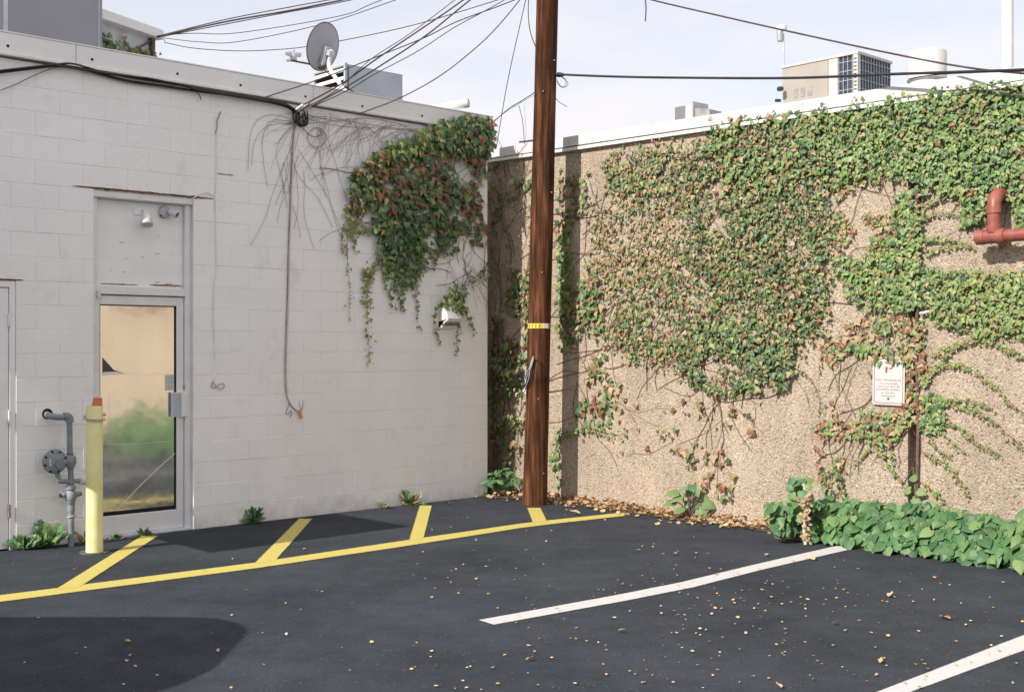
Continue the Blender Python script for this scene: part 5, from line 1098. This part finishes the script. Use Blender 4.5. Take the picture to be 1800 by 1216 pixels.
for k in range(10):
    x = random.uniform(480, 600); y = random.uniform(230, 300); pts = []; a = math.radians(random.uniform(255, 290)); L = random.uniform(80, 180)
    for i in range(6): pts.append(W3(x, y, .01)); a += random.gauss(0, .12); x += math.cos(a) * L / 5; y -= math.sin(a) * L / 5
    m.tube(smoothpts(pts, 4), .0018, 4, cap=False)
for k in range(12):
    x = random.uniform(780, 850); y = random.uniform(440, 500); pts = []; a = math.radians(random.uniform(285, 310)); L = random.uniform(60, 120)
    for i in range(5): pts.append(W3(min(x, 855), y, .008)); a += random.gauss(0, .08); x += math.cos(a) * L / 4; y -= math.sin(a) * L / 4
    m.tube(smoothpts(pts, 3), .0016, 4, cap=False)
tag(m.build('bare_vine', M['twig']), 'leafless thin vine stems arching over the upper white wall left of the ivy clump', 'vine')

# ================================================================== GROUND PLANTS
def mound(s0, s1, n, hmax, reach, size, mixw):  # low spreading plants
    pl = []
    for i in range(n):
        s = random.uniform(s0, s1); u = random.random(); ph_ = u * math.pi / 2; wob = 1 + .25 * mnoise.noise(Vector((s * 2.5, 1, u * 2)))
        edge = min(1, (s - s0) / .25 + .35)
        o = .04 + reach * math.cos(ph_) * wob * edge * random.uniform(.62, 1.08); z = .05 + hmax * math.sin(ph_) * wob * edge * random.uniform(.62, 1.10)
        nrm = (NR * (math.cos(ph_) * .8 + random.uniform(-.1, .6)) + Z * (math.sin(ph_) * .7 + random.uniform(.1, 1.1)) + UR * random.uniform(-.8, .8)); tip = (-Z * random.uniform(.2, 1.0) + NR * random.uniform(.1, .9) + UR * random.uniform(-1, 1))
        pl.append((FR.p(s, z, o), basis(tip, nrm), size * random.uniform(.6, 1.25), pick(mixw)))
    return pl
sB0 = onR(1432, 930)[0]; sB1 = onR(1810, 980)[0]
t = thing('broad_leaf_plants', 'low bed of broad green leaves along the foot of the pebble wall', 'plants', FR.p((sB0 + sB1) / 2, 0, .2))
pl = mound(sB0, sB1, 900, .29, .48, .100, (5, 1.6, 3)) + mound(sB1, 9.5, 1500, .50, .55, .13, (5, 1.6, 2))
sm = MB()
for k in range(160):
    s = random.uniform(sB0, sB1 + 1); o = random.uniform(.05, .4); sm.tube([FR.p(s, 0, o * .6), FR.p(s + random.uniform(-.06, .06), .15, o), FR.p(s + random.uniform(-.1, .1), .28, o + .05)], .004, 4, cap=False)
sm.build('stem', M['greenstem'], t); plant_leaves(t, HEART, 'heart', pl, BROAD, 300)
# taller clump with pale stalk
t = thing('climbing_plant', 'taller leafy plant with a pale dry stalk at the left end of the leaf bed', 'plant', R3(1418, 945, .22)); pl, sm = [], MB()
b0_ = ground(1416, 957)
sm.tube(smoothpts([b0_, at(1414, 930, b0_.y + .03), at(1416, 905, b0_.y + .05), at(1419, 880, b0_.y + .06), at(1412, 850, b0_.y + .1)]), [.016, .020, .018, .018, .013] + [.012] * 20 if False else .016, 8)
sm.build('stalk', M['rope'], t)
husk = [(at(1416 + random.gauss(0, 4), random.uniform(868, 955), b0_.y + random.uniform(-.03, .05)), basis(Vector((random.uniform(-1, 1), random.uniform(-1, 0), random.uniform(-1, .3))), Vector((random.uniform(-.6, .6), -1, .4))), random.uniform(.03, .05), 5) for _ in range(70)]
me = leafmesh('dry_husk', LITTER, husk, LEAF); o = bpy.data.objects.new('dry_husk', me); COL.objects.link(o); setparent(o, t); o['kind'] = 'stuff'
for (cx, cy, rx, ry, n, dd) in ((1405, 852, 22, 14, 26, .12), (1385, 905, 28, 24, 46, .1), (1410, 880, 26, 20, 26, .13), (1372, 920, 18, 22, 20, .08), (1362, 890, 12, 14, 10, .12), (1440, 885, 12, 10, 10, .14)):
    for k in range(n):
        x, y = random.gauss(cx, rx * .55), random.gauss(cy, ry * .55); D = b0_.y + dd + random.uniform(-.06, .10)
        pl.append((at(x, y, D), basis(-Z * random.uniform(.3, 1) + NR * random.uniform(.1, .8) + UR * random.uniform(-.9, .9), NR * .8 + Z * random.uniform(.2, 1.1) + UR * random.uniform(-.5, .5)), random.uniform(.06, .105), pick((4, 3, 1.5))))
plant_leaves(t, HEART, 'heart', pl, BROAD, 200)
# bindweed tips against the wall
for (x, y, lab) in ((1608, 850, 'few round green leaves beside the dark joint low on the pebble wall'), (1532, 890, 'small green shoot rising above the leaf bed under the sign')):
    t = thing('leaf_shoot', lab, 'plant', R3(x, y + 20, .03)); q = MB(); q.tube(smoothpts([R3(x + 4, 925, .05), R3(x, y + 10, .03), R3(x - 3, y - 30 if x > 1600 else y - 5, .03)]), .004, 5); q.build('stem', M['greenstem'], t)
    pts = ((1611, 838), (1600, 860), (1613, 862), (1606, 893), (1632, 884), (1604, 876)) if x > 1600 else ((1528, 886), (1536, 890), (1530, 896), (1540, 882))
    plant_leaves(t, HEART, 'heart', [(R3(px, py, .05), basis(UR * random.choice((-1, 1)) - Z * .3, NR + Z * .7), .085, 1) for px, py in pts], BROAD, 300)
# broad leaved weed left of it
t = thing('leafy_weed', 'pale green broad leaved weed in the leaf litter right of the pole', 'weed', R3(1213, 915, .12)); pl, sm = [], MB()
bse = R3(1213, 912, .14); bse.z = 0
for (x, y) in ((1205, 855), (1222, 858), (1196, 872), (1232, 870), (1212, 880), (1190, 862), (1222, 885), (1200, 892), (1238, 882), (1210, 862), (1186, 880), (1228, 895), (1216, 852)):
    p = at(x, y, bse.y + random.uniform(-.08, .04)); sm.tube(smoothpts([bse, bse.lerp(p, .5) + Vector((0, 0, .04)), p]), .006, 5); pl.append((p, basis(Vector((x - 1212, 0, 0)) * .05 - Z * .5 + NR * .5, NR + Z * .8 + UR * random.uniform(-.3, .3)), random.uniform(.085, .13), pick((1.5, 5, 1))))
sm.build('stem', M['stem'], t); plant_leaves(t, HEART, 'heart', pl, BROAD, 300)
# pinnate sapling in the corner
t = thing('sapling', 'green feather-leaved sapling in the corner at the foot of the pole', 'sapling', ground(872, 872)); pl, sm = [], MB(); bse = ground(872, 870)
for (x, y, n) in ((832, 824, 8), (850, 836, 8), (884, 824, 9), (902, 832, 8), (846, 858, 7), (862, 866, 6), (880, 858, 7), (895, 852, 7), (868, 832, 8), (914, 845, 6), (855, 848, 7), (872, 846, 7)):
    e = at(x, y, bse.y + random.uniform(-.25, .05)); mid = bse.lerp(e, .55) + Vector((0, 0, .08)); P = smoothpts([bse, mid, e], 8); sm.tube(P, .0035, 5)
    for i in range(n):
        for sgn in (-1, 1):
            k = int(len(P) * (.40 + .58 * i / n)); d = (P[min(k + 1, len(P) - 1)] - P[k - 1]).normalized(); sd_ = d.cross(Vector((0, -.6, .8))).normalized() * sgn
            pl.append((P[min(k, len(P) - 1)], basis(sd_ + d * .35 - Z * .35, Vector((0, -.7, .7)) + d * .2), random.uniform(.075, .10), pick((4, 1, 3))))
sm.build('stem', M['greenstem'], t); plant_leaves(t, LANCE, 'lance2', pl, BROAD, 300)
# weeds at the foot of the white wall
def weed(px, py, label, n, size, up=.9, mix=(2, 3, 2), T=LANCE, mats=BROAD, wide=1.0):
    b_ = ground(px, py); b_ = b_ if NW.dot(b_) > CW + .04 else W3(px, py, .05); b_.z = 0; t = thing('weed', label, 'weed', b_, 'weeds at the foot of the white wall'); pl = []; sm = MB()
    for i in range(n):
        a = random.uniform(math.pi * .95, math.pi * 2.05); el = random.uniform(.2, 1.25) * up; d = Vector((math.cos(a) * math.cos(el) * wide, math.sin(a) * math.cos(el) * .6, math.sin(el)))
        st = b_ + Vector((random.gauss(0, .02), random.gauss(0, .01), random.uniform(.0, .03))); pl.append((st, basis(d, Vector((0, -.5, .6)) + Vector((random.uniform(-.4, .4), 0, 0))), size * random.uniform(.55, 1.15), pick(mix)))
        if random.random() < .5: pl.append((st + d * size * .6, basis(d + Vector((random.uniform(-.7, .7), 0, random.uniform(-.3, .3))), Vector((0, -.6, .6))), size * random.uniform(.3, .5), pick(mix)))
    sm.tube([b_ - Vector((0, 0, .01)), b_ + Vector((0, 0, .04))], .008, 5); sm.build('stem', M['greenstem'], t); plant_leaves(t, T, 'weedleaf', pl, mats, 300); return t
WL = tmpl([(.07, .10, 0), (.20, .28, -.02), (.12, .42, 0), (.24, .60, -.03), (.14, .78, -.03)], [(0, 0, 0), (0, .4, .04), (0, .7, .05), (0, 1, -.10)], [(0, 4, 5, 6, 1), (1, 6, 7, 2), (2, 7, 8, 3)])
weed(40, 958, 'leftmost green weed beside the service door', 26, .15, T=WL); weed(84, 951, 'tallest upright green weed left of the gas pipe', 34, .21, 1.1, T=WL); weed(58, 962, 'small low weed between the two leftmost weeds', 14, .10, T=WL)
weed(449, 919, 'lone dark green weed midway along the white wall', 24, .15, 1.0, (3, .6, 3), T=WL); weed(147, 940, 'small brownish weed behind the bollard', 10, .12, mix=(0, 1, 2, 2, 3, 1), T=WL, mats=LEAF)
weed(721, 888, 'yellowing weed left of the third hatch stripe', 22, .15, .9, (3, 1, .2, 4, .4, 1.5), T=WL, mats=LEAF, wide=1.4); weed(676, 891, 'tiny yellow weed left of the yellowing one', 9, .08, .9, (3, 1, .2, 4, .4, 1.5), T=WL, mats=LEAF)
weed(255, 939, 'low tuft of grass at the door threshold', 26, .075, .7, (2, 4, 3, 1, 0, 0), mats=LEAF); weed(205, 944, 'flat tuft of grass by the bollard under the door', 26, .06, .5, (1, 4, 3, 1, 0, 0), mats=LEAF)

# ================================================================== FALLEN LEAVES
def flat(p, size, mi, t=.35):
    a = random.uniform(0, 6.283); return (p, basis(Vector((math.cos(a), math.sin(a), random.uniform(-.12, .25))), Vector((random.gauss(0, t), random.gauss(0, t), 1))), size, mi)
LITM = LEAF + [leafmat('fallen_yellow', (.50, .33, .10), (.62, .45, .20), .15, .7), leafmat('fallen_pale', (.46, .33, .19), (.58, .44, .28), .1, .7), leafmat('fallen_brown', (.30, .15, .07), (.46, .26, .13), .1, .7)]
pl = []
for k in range(1500):
    s = random.uniform(-.55, onR(1500, 940)[0]); o = abs(random.gauss(0, .17)) + .01; h = .008 + .07 * math.exp(-o * 7) * random.random()
    if s < .6: o = abs(random.gauss(0, .26)) + .01
    if s > onR(1360, 930)[0] and random.random() < .6: continue
    pl.append(flat(FR.p(s, h, o), random.uniform(.025, .062), pick((0, 0, 0, .5, .8, 3, .6, 1.5, 3.4)), .6))
me = leafmesh('leaf_litter', LITTER, pl, LITM); o = bpy.data.objects.new('leaf_litter', me); COL.objects.link(o); tag(o, 'band of dry brown leaf litter along the foot of the pebble wall', 'leaf litter', kind='stuff')
pl = []
for k in range(520):
    r = random.random()
    if r < .25: x, y = random.gauss(1290, 150), random.gauss(1055, 50)
    elif r < .75: x, y = random.uniform(720, 1800), random.uniform(905, 1216)
    else: x, y = random.uniform(0, 1800), random.uniform(930, 1216)
    if y < 905 or y > 1260: continue
    p = ground(x, y)
    if (p.x * NW.x + p.y * NW.y) < CW + .05 or (p.x * NR.x + p.y * NR.y) < CR + .1: continue
    p.z = .010; pl.append(flat(p, random.uniform(.011, .026), pick((0, 0, 0, .2, .2, 1, 4, 3, 1.2)), .35))
me = leafmesh('fallen_leaf_scatter', LITTER, pl, LITM); o = bpy.data.objects.new('fallen_leaf_scatter', me); COL.objects.link(o); tag(o, 'small yellow leaf fragments scattered over the asphalt', 'fallen leaves', kind='stuff')
for (x, y, sz, mi, lab) in [(1562, 1051, .085, 7, 'pale curled leaf on asphalt under the leaf bed'), (1670, 1091, .09, 8, 'brown curled leaf on asphalt in the right stall'), (1432, 986, .10, 7, 'pale leaf just right of the middle white line'), (1223, 975, .085, 7, 'pale leaf left of the middle white line'), (1345, 978, .07, 7, 'pale pinkish leaf above the middle white line'), (1382, 951, .10, 8, 'brown leaf at the edge of the litter by the leafy stalk'), (1469, 1097, .06, 6, 'yellow leaf in the centre of the right stall'), (1373, 1212, .06, 7, 'pale leaf at the bottom edge of the picture'), (1547, 1168, .06, 6, 'long yellow leaf near the lower right white line'), (1180, 976, .07, 7, 'pale stick-like leaf right of the long yellow stripe'), (1000, 920, .055, 8, 'brown leaf lying on the long yellow stripe'), (1086, 1112, .05, 6, 'yellow leaf below the middle white line'), (925, 1163, .05, 6, 'yellow leaf at lower centre'), (218, 1129, .05, 6, 'small yellow leaf on the dark shadowed asphalt at lower left'), (385, 1148, .045, 7, 'pale leaf near the rounded tip of the dark shadow at lower left'), (783, 886, .075, 8, 'brown leaf against the white wall right of the third stripe'), (1020, 905, .12, 7, 'dry stick-like leaf on the asphalt right of the pole'), (1400, 990, .05, 6, 'small leaf right of the pale leaf by the white line')]:
    p = ground(x, y); p.z = .012; me_, R_, s_, _ = flat(p, sz, mi, .25); o = bpy.data.objects.new('fallen_leaf', oneleaf(LITTER, LITM, mi, 'litter')); COL.objects.link(o)
    o.matrix_basis = Matrix.Translation(p) @ R_.to_4x4() @ Matrix.Diagonal((s_ * .6, s_, s_, 1)); tag(o, lab, 'fallen leaf', 'larger fallen leaves')

# ================================================================== LEFT OF THE FRAME: VAN, ADDED BOARD (they cast the shade on the lot)
ps = thing('shade_board', 'unseen blank white board added on the wall to cast shade at its foot', 'sign', FW.p(-7.0, 2.0, 0))
m = MB(); m.bbox(FW, -7.06, -6.99, 2.05, 3.45, .06, 1.26, .01); m.build('board', M['fascia'], ps)  # unseen board, added so its shadow falls along the white wall's foot
m = MB(); m.tube([FW.p(-7.02, 3.25, 0), FW.p(-7.02, 3.25, .1)], .025, 8); m.tube([FW.p(-7.02, 2.25, 0), FW.p(-7.02, 2.25, .1)], .025, 8); m.build('arm', M['galv'], ps)
vx, vy = -3.45, 4.80
va = thing('van', 'grey van parked left of the picture', 'van', (vx - 2.2, vy, 0))
m = MB(); fv_ = Frame((vx, vy, 0), (-1, 0, 0), Z, (0, -1, 0))
secs = [(.32, .04, 4.60, .86), (.45, 0, 4.66, .92), (.95, 0, 4.62, .92), (1.05, 0, 4.35, .92), (1.12, .0, 3.80, .92), (1.55, .01, 3.35, .90), (1.80, .03, 3.02, .87), (1.90, .08, 2.80, .80), (1.94, .25, 2.5, .62)]
vs, fs = [], []; nn = 32
for (z, xa, xb, hw) in secs:
    rr_ = .48
    for cxx, cyy, a0 in ((xb - rr_, hw - rr_, 0), (xa + rr_, hw - rr_, 90), (xa + rr_, -hw + rr_, 180), (xb - rr_, -hw + rr_, 270)):
        for k in range(8): t_ = math.radians(a0 + 90 * k / 7); vs.append(fv_.p(cxx + rr_ * math.cos(t_), z, cyy + rr_ * math.sin(t_)))
fs = [(i * nn + j, i * nn + (j + 1) % nn, (i + 1) * nn + (j + 1) % nn, (i + 1) * nn + j) for i in range(len(secs) - 1) for j in range(nn)] + [tuple(range(nn)), tuple(range((len(secs) - 1) * nn, len(secs) * nn))]
m.add(vs, fs); m.build('body', M['van'], va, smooth=True)
for x in (.95, 3.75):
    for sgn in (-1, 1):
        q = MB(); q.lathe(fv_.p(x, .33, sgn * .74), fv_.v(0, 0, sgn), [(0, .30), (.02, .33), (.17, .33), (.20, .30), (.20, .2), (.17, .18)], 24); wh = q.build('wheel', M['tyre'], va, smooth=True)
        q = MB(); q.lathe(fv_.p(x, .33, sgn * .91), fv_.v(0, 0, sgn), [(0, .18), (.02, .17), (.03, .06)], 18); q.build('rim', M['galv'], wh, smooth=True)
for sgn in (-1, 1):
    for x0, x1 in ((.35, 1.15), (1.25, 2.05), (2.15, 2.85)): q = MB(); q.box(fv_, x0, x1, 1.2, 1.72, sgn * .92 - .01, sgn * .92 + .01); q.build('window', M['glassdark'], va)
q = MB(); q.add([fv_.p(3.08, 1.77, -.72), fv_.p(3.08, 1.77, .72), fv_.p(3.70, 1.17, .76), fv_.p(3.70, 1.17, -.76)] + [fv_.p(3.12, 1.80, -.72), fv_.p(3.12, 1.80, .72), fv_.p(3.74, 1.20, .76), fv_.p(3.74, 1.20, -.76)], [(0, 1, 2, 3), (4, 7, 6, 5), (0, 4, 5, 1), (1, 5, 6, 2), (2, 6, 7, 3), (3, 7, 4, 0)]); q.build('windscreen', M['glassdark'], va)
for sgn in (-1, 1): q = MB(); q.bbox(Frame((vx, vy, 0), (0, 1, 0), Z, (1, 0, 0)), sgn * .72 - .08, sgn * .72 + .08, .8, 1.05, -.03, .015); q.build('tail_light', M['signred'], va)
